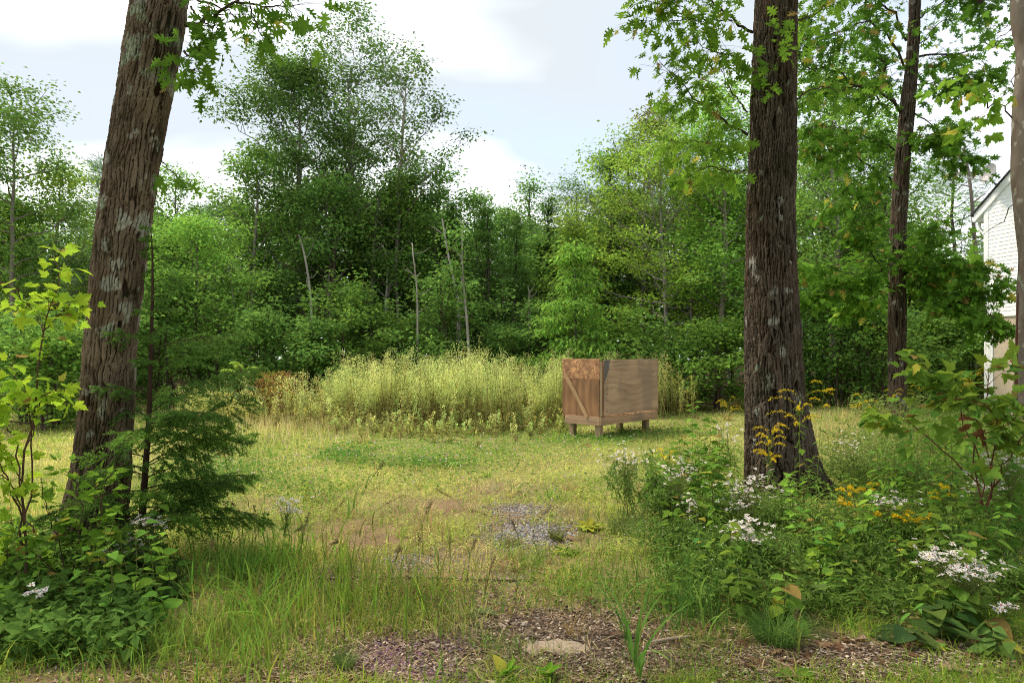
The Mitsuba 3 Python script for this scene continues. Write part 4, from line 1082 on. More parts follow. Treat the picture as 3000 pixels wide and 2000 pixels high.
    mo = np.clip((meshkit.fbm(q * [4, 4, 2.2], 4, seed=seed + 11) - (.68 - .16 * moss_shade - .10 * np.exp(-up_ / .9))) * 9, 0, 1)[..., None] * np.clip(1.25 - .9 * h, .35, 1)[..., None]  # dark patches of growth, spread further near the foot to paint in shade
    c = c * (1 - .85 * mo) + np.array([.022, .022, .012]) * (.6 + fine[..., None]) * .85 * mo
    K = len(zs)
    i, j = np.meshgrid(np.arange(K - 1), np.arange(n_side), indexing='ij')
    f = np.stack([i * n_side + j, i * n_side + (j + 1) % n_side, (i + 1) * n_side + (j + 1) % n_side, (i + 1) * n_side + j], -1).reshape(-1, 4)
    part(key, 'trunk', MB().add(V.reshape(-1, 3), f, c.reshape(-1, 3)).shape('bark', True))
    return lambda z: (float(np.interp(z, zs, xs)), float(np.interp(z, zs, ra)))


def high_crown(key, c, rad, n, col, seed, ls=.17, flat=.45):
    """The rest of an oak's crown, overhead and out of the frame."""
    rs = np.random.default_rng(seed)
    k = 170
    cc = np.array(c) + unit(rs.normal(0, 1, (k, 3))) * rs.uniform(.35, 1, (k, 1)) * np.array(rad)
    cc = cc[(CH + HZ / F * cc[:, 1] + .6 < cc[:, 2]) | (cc[:, 1] < .4)]
    cc = cc[cc[:, 2] > 4.3]
    i = rs.integers(0, len(cc), n)
    off = rs.normal(0, .5, (n, 3)) * [1, 1, flat]
    p = cc[i] + off
    a = rs.uniform(0, 6.28, n)
    m = MB()
    m.add(*scatter(FAR, p, np.stack([np.cos(a), np.sin(a), -.3 + 0 * a], -1), UP + rs.normal(0, .5, (n, 3)), ls * rs.uniform(.7, 1.3, n), np.asarray(col) * rs.normal(1, .15, (n, 1))))
    tb = []
    top = np.array(c) + [0, 0, -rad[2] * .9]
    for q in cc[::3]:
        tb.append(curve([top + [0, 0, rs.uniform(-.5, 1.5)], (top + q) / 2 + rs.normal(0, .3, 3), q], 6))
    m.add(*tubes(np.array(tb), np.tile(np.linspace(.06, .012, 6), (len(tb), 1)), 4), (.09, .07, .055))
    part(key, 'crown', m.shape('foliage'), None, 'stuff')


class Boughs:
    """Woody boughs with leaves of one tree or sapling."""

    def __init__(self, root, rs, bark=(.075, .058, .045)):
        self.root, self.rs, self.bark = root, rs, bark
        self.p, self.d, self.n = [], [], []

    def bough(self, pts, r0, twigs, tl, per, s0=.2, droop=.35, up=.75, gap=.05, name='branch', spread=.75, flat=.5, leaf_from=.3):
        rs = self.rs
        path = curve(pts, 14)
        path[1:-1] += rs.normal(0, .012, (12, 3)) * np.linalg.norm(path[-1] - path[0])
        rad = np.linspace(r0, max(.0025, r0 * .12), 14)
        mb = MB()
        mb.add(*tubes(path, rad, 6), self.bark)
        t = np.linspace(0, 1, 14)
        if twigs:
            s = np.concatenate([rs.uniform(s0, 1, twigs - 1), [1.0]])
            st = np.stack([np.interp(s, t, path[:, k]) for k in range(3)], 1)
            tan = unit(np.stack([np.interp(s, t, np.gradient(path[:, k])) for k in range(3)], 1))
            td = unit(tan * .7 + rs.normal(0, spread, (twigs, 3)) * [1, 1, flat] - [0, 0, droop * .2])
            L = tl * rs.uniform(.5, 1.3, twigs)
            s5 = np.linspace(0, 1, 5)
            tw = st[:, None] + L[:, None, None] * (s5[None, :, None] * td[:, None] - (s5 ** 2)[None, :, None] * np.array([0, 0, droop * .4]))
            mb.add(*tubes(tw, np.maximum(r0 * .22, .0028) * (1.05 - .8 * s5)[None] * np.ones((twigs, 1)), 4), self.bark)
            i = np.repeat(np.arange(twigs), per)
            n = len(i)
            sl = np.clip(leaf_from + (1 - leaf_from) * rs.uniform(0, 1, n) ** .7, 0, 1)
            lp = tw[i, 0] + (tw[i, -1] - tw[i, 0]) * sl[:, None] - np.array([0, 0, droop * .1]) * (sl * (1 - sl) * -1)[:, None] * L[i][:, None]
            a = rs.normal(0, 1.0, (n, 3)) * [1, 1, .5]
            ld = unit(td[i] * .6 + a * .75 - [0, 0, droop])
            self.p.append(lp + ld * gap * rs.uniform(.2, 1, (n, 1))); self.d.append(ld); self.n.append(unit(UP * up + rs.normal(0, .55, (n, 3))))
        part(self.root, name, mb.shape('matte', True))
        return path

    def leaves(self, kind, size, cols, most=300, jit=.25):
        p, d, n = np.vstack(self.p), np.vstack(self.d), np.vstack(self.n)
        put_leaves(self.root, kind, p, d, n, size * self.rs.normal(1, jit, len(p)).clip(.45, 1.5), cols, self.rs, most)


OAKL, OAKD = np.array([.17, .30, .045]), np.array([.085, .17, .03])
# --- left oak
LD = 5.6
k1 = thing('oak_tree', 'thick lichen spotted oak trunk leaning right at the front left', 'tree')
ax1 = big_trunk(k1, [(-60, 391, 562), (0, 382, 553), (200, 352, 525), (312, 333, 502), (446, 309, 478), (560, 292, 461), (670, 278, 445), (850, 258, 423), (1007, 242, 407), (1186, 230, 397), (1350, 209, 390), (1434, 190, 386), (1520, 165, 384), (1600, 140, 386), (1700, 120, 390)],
                LD, 1, 280, 8.2, furrow=.027, amp=.024, aspect=4.2, base_flare=((math.pi * .97, .22, .30, .16), (-.5, .10, .4, .2), (-1.9, .12, .35, .2)), plate=(.155, .118, .09), dark=(.024, .015, .011), lichen=.85, moss_shade=.6, dense=.0105)
high_crown(k1, (1.0, 4.0, 9.0), (5.5, 5.0, 2.6), 5200, OAKD, 31)
b = Boughs(k1, np.random.default_rng(51))
b.bough([P(545, 75, LD), P(610, 55, LD - .2), P(690, 5, LD - .5), P(780, -60, LD - .6)], .022, 9, .35, 4, s0=.25)
b.bough([P(690, 5, LD - .5), P(760, 20, LD - .5), P(820, 18, LD - .6), P(860, 20, LD - .65)], .010, 12, .26, 4, s0=.1)
b.bough([P(730, 5, LD - .5), P(745, 60, LD - .55), P(770, 105, LD - .6)], .006, 6, .16, 3, s0=.3, droop=.7)
b.bough([P(540, 150, LD), P(560, 165, LD - .2), P(585, 150, LD - .3)], .010, 6, .22, 4, s0=.2, droop=.6)
b.bough([P(525, 225, LD), P(550, 205, LD - .2), P(580, 205, LD - .3)], .008, 7, .18, 4, s0=.2, droop=.6)
b.bough([P(560, 20, LD), P(590, 60, LD - .2), P(640, 90, LD - .3)], .010, 8, .24, 4, s0=.1, droop=.6)
b.bough([P(555, 0, LD), P(640, 20, LD - .3), P(700, 50, LD - .3)], .010, 9, .25, 4, s0=.1, droop=.5)
b.bough([P(470, 470, LD), P(490, 490, LD - .1), P(508, 510, LD - .15)], .006, 4, .10, 2, s0=.3, droop=.5)
b.leaves('oak', .125, vary((.12, .25, .04), b.rs, 5, .16, .08), 260)

# --- right oak
RD = 7.9
k2 = thing('oak_tree', 'massive dark furrowed oak trunk right of the shelter with flared base', 'tree')
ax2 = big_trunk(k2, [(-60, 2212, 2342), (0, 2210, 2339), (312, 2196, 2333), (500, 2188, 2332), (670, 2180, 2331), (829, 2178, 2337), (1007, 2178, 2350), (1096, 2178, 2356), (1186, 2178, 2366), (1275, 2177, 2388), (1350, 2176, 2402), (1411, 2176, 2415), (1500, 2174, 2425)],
                RD, 7, 300, 9.5, furrow=.031, amp=.036, aspect=5.0, base_flare=((-.15, .38, .26, .16), (-1.0, .16, .3, .2), (-2.4, .10, .4, .2)), plate=(.09, .073, .058), dark=(.012, .008, .006), lichen=.2, moss_shade=.5, dense=.012)
high_crown(k2, (3.2, 6.0, 10.2), (6.0, 5.5, 2.8), 5200, OAKD, 32)
scar = curve([P(2278, 1010, RD - .315), P(2281, 1090, RD - .325), P(2290, 1200, RD - .34), P(2300, 1330, RD - .36), P(2310, 1440, RD - .40)], 24)
v, f = tubes(scar, .010 + .014 * np.sin(np.linspace(.1, 3.0, 24)), 8)
part(k2, 'bark_scar', MB().add(v, f, np.repeat(np.array([.12, .08, .06]) * (.5 + .7 * meshkit.noise(np.column_stack([np.arange(24) * .9, np.zeros(24), np.zeros(24)])))[:, None], 8, 0)).shape('bark', True), 'reddish healed split in the bark')
b = Boughs(k2, np.random.default_rng(52))
for pts, r0, tw, tl, per in (
        ([(2205, 95, 0), (2145, 60, -.2), (2090, 10, -.5), (2040, -40, -.8)], .02, 14, .45, 4),
        ([(2145, 62, -.2), (2080, 58, -.4), (2015, 57, -.6), (1960, 20, -.8)], .010, 13, .40, 4),
        ([(2010, 58, -.6), (1950, 62, -.7), (1890, 60, -.8)], .006, 9, .28, 4),
        ([(2000, 20, -.6), (1940, 15, -.7), (1885, 5, -.8)], .006, 9, .28, 3),
        ([(2190, 395, 0), (2120, 350, -.2), (2060, 310, -.5), (2010, 255, -.7), (1945, 195, -.9)], .016, 20, .36, 4),
        ([(2060, 310, -.5), (1990, 270, -.7), (1965, 215, -.8)], .008, 9, .25, 4),
        ([(2185, 435, 0), (2110, 425, -.4), (2040, 415, -.7), (1975, 418, -1.0)], .012, 16, .34, 4),
        ([(2195, 210, 0), (2150, 170, -.2), (2090, 150, -.4), (2040, 120, -.5)], .012, 13, .36, 4),
        ([(2190, 330, 0), (2140, 260, -.2), (2110, 200, -.3)], .010, 12, .36, 4),
        ([(2185, 500, 0), (2130, 500, -.3), (2080, 490, -.5), (2040, 510, -.6)], .010, 13, .36, 4),
        ([(2335, 60, 0), (2390, 40, .2), (2440, -20, .4)], .012, 12, .40, 4),
        ([(2335, 290, 0), (2370, 265, .2), (2440, 265, .6), (2520, 290, 1.0)], .012, 12, .38, 3)):
    b.bough([P(a, c, RD + e) for a, c, e in pts], r0, int(tw * 1.2), tl, per + 1, droop=.45)
# the small shoot in front of the trunk
b.bough([P(2305, 285, RD - .33), P(2290, 230, RD - .55), P(2275, 200, RD - .6), P(2282, 130, RD - .6), P(2293, 50, RD - .65)], .006, 9, .16, 3, s0=.25, droop=.2)
b.bough([P(2275, 200, RD - .6), P(2245, 190, RD - .7), P(2225, 200, RD - .7)], .004, 6, .12, 3, s0=.3, droop=.2)
b.bough([P(2225, 300, RD - .30), P(2240, 280, RD - .45), P(2250, 262, RD - .5)], .004, 3, .08, 2, s0=.5, droop=.2)
b.leaves('oak', .135, vary((.16, .325, .05), b.rs, 6, .22, .08), 300)

# --- slimmer oak behind it
SD = 15.0
k3 = thing('oak_tree', 'slimmer ridged oak with many leafy limbs right of the massive trunk', 'tree')
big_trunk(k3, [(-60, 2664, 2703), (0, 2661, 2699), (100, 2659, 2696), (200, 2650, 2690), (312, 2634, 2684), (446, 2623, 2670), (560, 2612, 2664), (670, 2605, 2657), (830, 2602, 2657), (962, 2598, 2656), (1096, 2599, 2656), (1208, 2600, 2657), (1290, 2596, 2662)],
          SD, 15, 150, 13.0, furrow=.042, amp=.024, aspect=6.0, base_flare=((-.3, .12, .4, .2), (3.0, .12, .4, .2)), plate=(.09, .072, .058), dark=(.015, .010, .008), lichen=.25, moss_shade=.3, dense=.022, flute=.04)
b = Boughs(k3, np.random.default_rng(53), (.06, .047, .038))
for pts, r0, tw, tl, per in (
        ([(2640, 330, 0), (2560, 265, -.6), (2480, 235, -1.0), (2390, 190, -1.6), (2340, 130, -2)], .035, 26, .75, 6),
        ([(2605, 330, -.2), (2570, 290, -.5), (2520, 265, -1.0), (2420, 262, -1.4), (2350, 290, -1.8)], .022, 22, .7, 6),
        ([(2622, 300, 0), (2600, 240, .2), (2590, 200, .4), (2560, 120, .6), (2540, 30, .8)], .04, 24, .8, 6),
        ([(2650, 200, 0), (2590, 90, -.6), (2520, 60, -1.2), (2430, 100, -1.6), (2350, 80, -2)], .025, 24, .75, 6),
        ([(2655, 120, 0), (2600, 20, -.5), (2520, -40, -1), (2400, 10, -1.5)], .025, 24, .8, 6),
        ([(2612, 540, 0), (2570, 500, -.5), (2500, 460, -1.0), (2420, 440, -1.5), (2350, 430, -1.8)], .022, 24, .65, 6),
        ([(2620, 440, 0), (2560, 410, -.5), (2480, 380, -1.0), (2380, 370, -1.4)], .020, 24, .65, 6),
        ([(2615, 500, 0), (2560, 520, -.3), (2500, 550, -.7), (2440, 590, -.9)], .014, 16, .5, 5),
        ([(2660, 170, 0), (2720, 162, .2), (2800, 160, .3), (2870, 130, .3), (2960, 70, .2)], .032, 22, .65, 5),
        ([(2668, 150, 0), (2710, 110, .3), (2770, 60, .5), (2820, 40, .6)], .018, 12, .5, 3),
        ([(2660, 250, 0), (2730, 240, -.4), (2810, 225, -.8), (2900, 200, -1.0)], .022, 24, .65, 6),
        ([(2672, 330, 0), (2720, 360, -.4), (2770, 420, -.8), (2830, 470, -1.0)], .018, 22, .55, 6),
        ([(2660, 420, 0), (2710, 400, -.5), (2780, 380, -1.0)], .016, 18, .55, 5),
        ([(2685, 60, 0), (2740, 20, -.4), (2820, -20, -.8), (2900, 10, -1)], .022, 20, .65, 5),
        ([(2605, 835, 0), (2570, 770, -.4), (2530, 700, -.8), (2500, 640, -1.2)], .020, 26, .6, 6),
        ([(2605, 850, 0), (2540, 810, -.6), (2450, 790, -1.2), (2360, 760, -1.8)], .020, 34, .6, 7),
        ([(2604, 800, 0), (2520, 850, -.4), (2440, 850, -.9), (2370, 860, -1.2)], .014, 28, .5, 6),
        ([(2602, 860, 0), (2540, 880, .2), (2490, 910, .3)], .012, 16, .45, 5),
        ([(2662, 895, 0), (2690, 850, -.2), (2720, 800, -.5), (2790, 770, -.9), (2880, 790, -1.2)], .020, 32, .6, 7),
        ([(2662, 885, 0), (2680, 800, -.2), (2700, 740, -.4), (2730, 680, -.8)], .018, 26, .55, 6),
        ([(2700, 850, -.2), (2780, 860, -.8), (2860, 850, -1.2), (2950, 820, -1.6)], .014, 26, .5, 6),
        ([(2680, 850, -.2), (2740, 890, -.8), (2820, 900, -1.2), (2890, 930, -1.4)], .012, 20, .45, 6),
        ([(2860, 850, -1.2), (2900, 920, -1.8), (2950, 960, -2.0)], .006, 12, .3, 5)):
    b.bough([P(a, c, SD + e) for a, c, e in pts], r0, int(tw * 1.8), tl, per + 2, droop=.4, leaf_from=.15, gap=.08, flat=.4)
b.leaves('oak', .175, vary((.12, .28, .045), b.rs, 7, .28, .08), 300)
high_crown(k3, (10, 13.5, 12.5), (4.5, 4.5, 3), 2500, OAKD, 33, .2)

# --- grey trunk at the right edge
ED = 12.0
k4 = thing('maple_tree', 'smooth grey trunk with a long split bark scar at the right edge', 'tree')
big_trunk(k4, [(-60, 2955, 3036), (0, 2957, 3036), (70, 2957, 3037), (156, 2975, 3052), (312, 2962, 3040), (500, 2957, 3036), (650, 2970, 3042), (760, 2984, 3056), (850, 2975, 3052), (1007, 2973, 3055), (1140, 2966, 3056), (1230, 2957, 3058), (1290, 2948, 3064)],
          ED, 23, 120, 11.0, amp=.010, base_flare=((3.0, .10, .4, .2),), plate=(.165, .14, .118), lichen=.45, moss_shade=.1, smooth_bark=True, dense=.02, flute=.03)
scar = curve([P(2983, 860, ED - .22), P(2979, 1000, ED - .25), P(2977, 1150, ED - .26), P(2966, 1262, ED - .26)], 20)
v, f = tubes(scar, np.linspace(.012, .03, 20), 6)
part(k4, 'bark_scar', MB().add(v, f, (.085, .04, .028)).shape('matte', True), 'dark reddish split')
b = Boughs(k4, np.random.default_rng(54), (.05, .04, .033))
b.bough([P(2965, 345, ED), P(2900, 295, ED - .8), P(2850, 270, ED - 1.2), P(2790, 240, ED - 1.6)], .014, 16, .5, 4, droop=.6, s0=.3)
b.bough([P(2985, 200, ED - .3), P(2960, 255, ED - .8), P(2910, 310, ED - 1.2), P(2860, 345, ED - 1.5)], .010, 8, .35, 4, droop=.6, s0=.45)
b.bough([P(2968, 600, ED), P(2940, 640, ED - .5), P(2890, 680, ED - .9), P(2850, 715, ED - 1.1)], .010, 3, .2, 1, s0=.6)
b.bough([P(2960, 90, ED), P(2930, 110, ED - .4), P(2900, 140, ED - .8), P(2870, 40, ED - .9)], .010, 4, .3, 1, s0=.4)
b.leaves('maple', .155, vary((.15, .32, .05), b.rs, 4, .16, .08), 120)

# --- hemlock sapling beside the left oak
HD = 5.5
hk = thing('hemlock_sapling', 'dark feathery young hemlock beside the big left trunk', 'tree')
rs = np.random.default_rng(61)
hp = curve([P(420, 1560, HD), P(418, 1500, HD), P(428, 1350, HD), P(437, 1200, HD), P(443, 1000, HD), P(447, 850, HD), P(446, 740, HD), P(440, 660, HD)], 40)
hr = np.linspace(.034, .003, 40)
part(hk, 'trunk', MB().add(*tubes(hp, hr, 8), (.055, .036, .028)).shape('matte', True))


def spray(path, r0, width, seed, col):
    """A flat hemlock branch: twigs in a plane, each lined with short needles."""
    rs = np.random.default_rng(seed)
    w = MB()
    L = np.linalg.norm(np.diff(path, axis=0), axis=1).sum()
    w.add(*tubes(path, np.linspace(r0 * .55, .0014, len(path)), 5), (.06, .042, .03))
    t = np.linspace(0, 1, len(path))
    n = max(8, int(L / .020))
    s = np.linspace(.12, 1, n)
    q = np.stack([np.interp(s, t, path[:, k]) for k in range(3)], 1)
    tan = unit(np.stack([np.interp(s, t, np.gradient(path[:, k])) for k in range(3)], 1))
    roll = rs.normal(0, .55)
    sd0 = unit(np.cross(tan, UP))
    upv = np.cross(sd0, tan)
    side = (sd0 * math.cos(roll) + upv * math.sin(roll)) * np.where(np.arange(n) % 2, 1, -1)[:, None]
    td = unit(tan * .75 + side * rs.uniform(.6, 1.0, (n, 1)) + rs.normal(0, .24, (n, 3)) - [0, 0, .22])
    tl = width * np.minimum(1.05 - .85 * s, s * 3.0).clip(.12, 1) * rs.uniform(.55, 1.2, n)
    s5 = np.linspace(0, 1, 5)
    tw = q[:, None] + tl[:, None, None] * (s5[None, :, None] * td[:, None] - (s5 ** 2)[None, :, None] * np.array([0, 0, .22]))
    w.add(*tubes(tw, (.0013 * (1.1 - s5))[None] * np.ones((n, 1)), 3), (.07, .055, .03))
    # secondary twigs
    m = np.repeat(np.arange(n), 5)
    s2 = rs.uniform(.2, .95, len(m))
    p2 = tw[m, 0] + (tw[m, -1] - tw[m, 0]) * s2[:, None]
    sd2 = unit(np.cross(td[m], UP)) * np.where(rs.random(len(m)) < .5, 1, -1)[:, None]
    d2 = unit(td[m] * .9 + sd2 * .6 + rs.normal(0, .4, (len(m), 3)) - [0, 0, .2])
    l2 = tl[m] * rs.uniform(.25, .5, len(m)) * (1.2 - s2)
    a0 = np.vstack([tw[:, 0], p2]); a1 = np.vstack([tw[:, -1], p2 + d2 * l2[:, None]])
    ln = np.linalg.norm(a1 - a0, axis=1)
    cnt = np.maximum((ln / .0036).astype(int), 2)
    i = np.repeat(np.arange(len(a0)), cnt)
    k = len(i)
    u = rs.uniform(.02, 1.0, k)
    pos = a0[i] + (a1[i] - a0[i]) * u[:, None]
    ax = unit(a1[i] - a0[i])
    sdn = unit(np.cross(ax, UP + rs.normal(0, .8, (k, 3)))) * np.where(np.arange(k) % 2, 1, -1)[:, None]
    nd = unit(ax * .5 + sdn * .9 + rs.normal(0, .2, (k, 3)))
    NE = (np.array([[-.15, 0, 0], [.15, 0, 0], [0, 1, 0.0]]), np.array([[0, 1, 2]]))
    cc = np.asarray(col) * rs.normal(1, .2, (k, 1)).clip(.5, 1.6) * (1 + .5 * np.clip(u[:, None] - .6, 0, 1) * (ln[i][:, None] < .2))
    nm = MB().add(*scatter(NE, pos, nd, UP + rs.normal(0, .7, (k, 3)), rs.uniform(.015, .026, k), cc))
    return w, nm


specs = []
for i in range(46):
    s = .05 + .93 * (i + rs.uniform(0, 1)) / 46
    a = i * 2.4 + rs.normal(0, .4)
    specs.append((s, a, (1.15 * (1 - s) ** .75 + .10) * rs.uniform(.55, 1.05)))
specs += [(.42, -.12, 1.15), (.50, .1, .95), (.30, -.3, 1.0), (.24, -.5, .95), (.18, -.2, .9), (.12, -.6, .8), (.36, -.8, .85), (.55, .25, .7), (.27, .25, .95), (.33, -.05, 1.1), (.20, .15, .95), (.15, -.9, .75), (.40, -.45, .95), (.10, -.15, .8)]
for i, (s, a, L) in enumerate(specs):
    q = np.array([np.interp(s, np.linspace(0, 1, 40), hp[:, k]) for k in range(3)])
    if s > .42 and i < 46:
        L *= .55 if i % 5 else .9
        if i % 3 == 0:
            continue
    if math.cos(a) < -.55:
        L *= .62
    el = .10 + .28 * s + rs.normal(0, .10) + (.22 if i >= 46 else 0)
    dv = np.array([math.cos(a) * math.cos(el), math.sin(a) * math.cos(el), math.sin(el)])
    path = curve([q, q + dv * L * .35 + [0, 0, .02], q + dv * L * .7 - [0, 0, .02 * L], q + dv * L - [0, 0, .10 * L]], 9)
    w, nm = spray(path, .010 * (1 - s) + .004, .46 * L ** .6, 700 + i, (.11, .215, .045) if i % 3 else (.16, .30, .055))
    bk = part(hk, 'branch', w.shape('matte', True))
    part(bk, 'needles', nm.shape('foliage'), None, 'stuff')

# ------------------------------------------------------------------ tall weeds
def weed_mesh(rs, base, h, stem_m, fluff_m, leaf_m, lean=.11, nf=110, hue=0.0):
    top = base + np.array([rs.normal(0, lean) * h, rs.normal(0, lean) * h, h])
    path = curve([base, base * .45 + top * .55 + [rs.normal(0, .02), rs.normal(0, .02), 0], top], 6)
    tone = rs.normal(.97, .24)
    stem_m.add(*tubes(path, np.linspace(.0075, .003, 6) * rs.uniform(.8, 1.3), 4), np.array([.36, .37, .12]) * tone if rs.random() < .75 else np.array([.22, .13, .07]) * tone)
    t = np.linspace(0, 1, 6)
    # panicle: ascending branchlets carrying small heads
    pl = rs.uniform(.42, .62)
    u = rs.uniform(0, 1, nf)
    s = 1 - pl + pl * u
    p = np.stack([np.interp(s, t, path[:, k]) for k in range(3)], 1)
    rad = h * .125 * np.sin(np.pi * (.12 + .80 * u)) * rs.uniform(.15, 1, nf)
    a = rs.uniform(0, 6.28, nf)
    p = p + np.stack([np.cos(a) * rad, np.sin(a) * rad, rad * .9], 1)
    c = np.array([.68, .75, .29]) * np.array([1 + hue, 1, 1 - abs(hue) * .6]) * tone * rs.normal(1, .16, (nf, 1))
    c[rs.random(nf) < .25] *= [.78, .95, .65]
    fluff_m.add(*scatter(FAR, p, unit(rs.normal(0, .5, (nf, 3)) + UP), unit(rs.normal(0, 1, (nf, 3))), rs.uniform(.02, .038, nf), c))
    nl = 26
    s = rs.uniform(.18, 1 - pl * .8, nl)
    p = np.stack([np.interp(s, t, path[:, k]) for k in range(3)], 1)
    a = rs.uniform(0, 6.28, nl)
    green = np.clip((s - .35) * 3, 0, 1)[:, None]
    c = (np.array([.34, .44, .11]) * green + np.array([.32, .30, .11]) * (1 - green)) * rs.normal(1, .2, (nl, 1))
    leaf_m.add(*scatter(SLIM, p, np.stack([np.cos(a), np.sin(a), rs.normal(.2, .5, nl)], -1), UP + rs.normal(0, .4, (nl, 3)), rs.uniform(.07, .13, nl), c))


rs = np.random.default_rng(71)
sm, fm, lm = MB(), MB(), MB()
prof_px = [900, 930, 960, 1000, 1060, 1130, 1220, 1300, 1400, 1470, 1540, 1580, 1640, 1700, 1760]
prof_y = [1190, 1150, 1110, 1078, 1074, 1068, 1075, 1056, 1047, 1060, 1085, 1100, 1062, 1060, 1075]
for i in range(1500):
    px = 925 + 735 * rs.random() ** .85
    d = (15.2 + 1.6 * abs((px - 1330) / 330) ** 2) + 5.0 * rs.random() ** 1.2 + .4 * math.sin(px / 60)
    hh = CH - (np.interp(px, prof_px, prof_y) + abs(rs.normal(0, 24)) + 26 * math.sin(px / 19 + 2 * math.sin(d * 2.1)) + 14 * math.sin(px / 7.3) - 18 - HZ) / F * 17.0
    b = P(px, HZ, d); b[2] = gz(b[0], b[1]) - .02
    if meshkit.noise(np.array([[px / 34, d * 1.3, 0]]), 5)[0] < .30:
        continue
    kind = rs.random()
    if kind < .08:                                                        # broken brown stalks
        weed_mesh(rs, b, max(.5, hh - b[2]) * rs.uniform(.5, 1.0), sm, fm, lm, nf=18, hue=.5, lean=.3)
    elif kind < .20:                                                      # greener leafy weeds
        weed_mesh(rs, b, max(.5, hh - b[2]) * rs.uniform(.45, .9), sm, fm, lm, nf=60, hue=-.22, lean=.15)
    else:
        weed_mesh(rs, b, max(.5, hh - b[2]) * rs.uniform(.62, 1.08), sm, fm, lm, nf=115, hue=rs.choice([0, 0, -.06, .12]))
for i in range(210):
    px = rs.uniform(860, 1660)
    d = 14.6 + 1.6 * abs((px - 1330) / 330) ** 2 + rs.normal(0, .9)
    b = P(px, HZ, d); b[2] = gz(b[0], b[1]) - .02
    weed_mesh(rs, b, rs.uniform(.15, .6) * (1.7 if rs.random() < .15 else 1), sm, fm, lm, nf=38, hue=rs.choice([-.25, -.15, 0, .2]), lean=.2)
for i in range(75):
    px, d = 1925 + 120 * rs.random() ** 1.6, rs.uniform(18, 21)
    b = P(px, HZ, d); b[2] = gz(b[0], b[1]) - .02
    weed_mesh(rs, b, rs.uniform(.8, 1.75) * (1.1 - (px - 1925) / 260), sm, fm, lm, nf=70, hue=rs.choice([0, .1, .25]))
for i in range(60):
    px, d = rs.uniform(1770, 1925), rs.uniform(18, 20.5)
    b = P(px, HZ, d); b[2] = gz(b[0], b[1]) - .02
    weed_mesh(rs, b, rs.uniform(1.5, 2.0), sm, fm, lm, nf=70)
for i in range(260):
    px, d = rs.uniform(520, 960), rs.uniform(15.2, 20)
    b = P(px, HZ, d); b[2] = gz(b[0], b[1]) - .02
    weed_mesh(rs, b, rs.uniform(.4, 1.05) * (1.3 if px > 800 else 1), sm, fm, lm, nf=60, hue=rs.choice([0, .1, .3]))
k = thing('tall_weed_stand', 'dense stand of tall pale yellow feathery weeds behind the shelter', 'weeds')
labels[k]['kind'] = 'stuff'
part(k, 'stems', sm.shape('matte'), None, 'stuff')
part(k, 'seed_plumes', fm.shape('foliage'), None, 'stuff')
part(k, 'leaves', lm.shape('foliage'), None, 'stuff')
for i in range(26):
    px = rs.uniform(600, 1640) if i > 5 else rs.uniform(560, 920)
    d = rs.uniform(14.2, 16.0) if px < 1600 else 15.6
    b = P(px, HZ, d); b[2] = gz(b[0], b[1]) - .02
    sm, fm, lm = MB(), MB(), MB()
    weed_mesh(rs, b, rs.uniform(.7, 1.5), sm, fm, lm, nf=110, lean=.09)
    k = thing('weed_stalk', 'single pale feathery weed stalk in front of the tall weed stand', 'weed', 'weed stalks in front of the stand')
    part(k, 'stem', sm.shape('matte'))
    part(k, 'seed_plume', fm.shape('foliage'), None, 'stuff')
    part(k, 'leaves', lm.shape('foliage'), None, 'stuff')

# sumac with feather-shaped leaves and the rusty weeds beside it
k = thing('sumac_plant', 'young sumac with long feather shaped leaves left of the tall weeds', 'sumac')
rs = np.random.default_rng(72)
b0 = P(712, HZ, 17.5); b0[2] = gz(b0[0], b0[1])
tp = P(706, 1085, 17.5)
part(k, 'stem', MB().add(*tubes(curve([b0, (b0 + tp) / 2 + [.04, 0, 0], tp], 6), np.linspace(.018, .008, 6), 6), (.12, .09, .05)).shape('matte', True))
for i in range(16):
    s = .35 + .65 * i / 15
    q = b0 + (tp - b0) * s
    a = i * 2.4
    L = .62 * (1.15 - .4 * s)
    e = np.array([math.cos(a), math.sin(a), .55 * s])
    path = curve([q, q + e * L * .6 + [0, 0, .10], q + e * L - [0, 0, .02]], 8)
    mb = MB().add(*tubes(path, np.linspace(.006, .002, 8), 4), (.2, .1, .05))
    n = 22
    ss = np.repeat(np.linspace(.18, 1, n // 2), 2)
    p = np.stack([np.interp(ss, np.linspace(0, 1, 8), path[:, j]) for j in range(3)], 1)
    tan = unit(np.gradient(path, axis=0)[np.minimum((ss * 7).astype(int), 7)])
    sd = unit(np.cross(tan, UP)) * np.where(np.arange(n) % 2, 1, -1)[:, None]
    c = (np.array([.30, .46, .07]) if i > 11 else np.array([.16, .27, .11])) * rs.normal(1, .1, (n, 1))
    mb.add(*scatter(LANCE, p, sd + tan * .4 - [0, 0, .2], UP + rs.normal(0, .15, (n, 3)), .15 * (1.1 - .5 * ss), c))
    part(k, 'leaf', mb.shape('foliage', True))
mr = MB()
n = 2600
px, py = rs.normal(800, 42, n), rs.uniform(1090, 1225, n)
d = rs.uniform(17, 19, n)
p = np.stack([(px - 1500) / F * d, d, CH - (py - HZ) / F * d], -1)
p[:, 2] = np.maximum(p[:, 2], gz(p[:, 0], p[:, 1]) + .05)
cc = np.array([(.36, .24, .05), (.30, .10, .045), (.40, .34, .06), (.24, .26, .06), (.34, .2, .12)])[rs.integers(0, 5, n)] * rs.normal(1, .2, (n, 1))
mr.add(*scatter(SLIM, p, unit(rs.normal(0, 1, (n, 3))), unit(rs.normal(0, .7, (n, 3)) + UP), rs.uniform(.06, .14, n), cc))
st = []
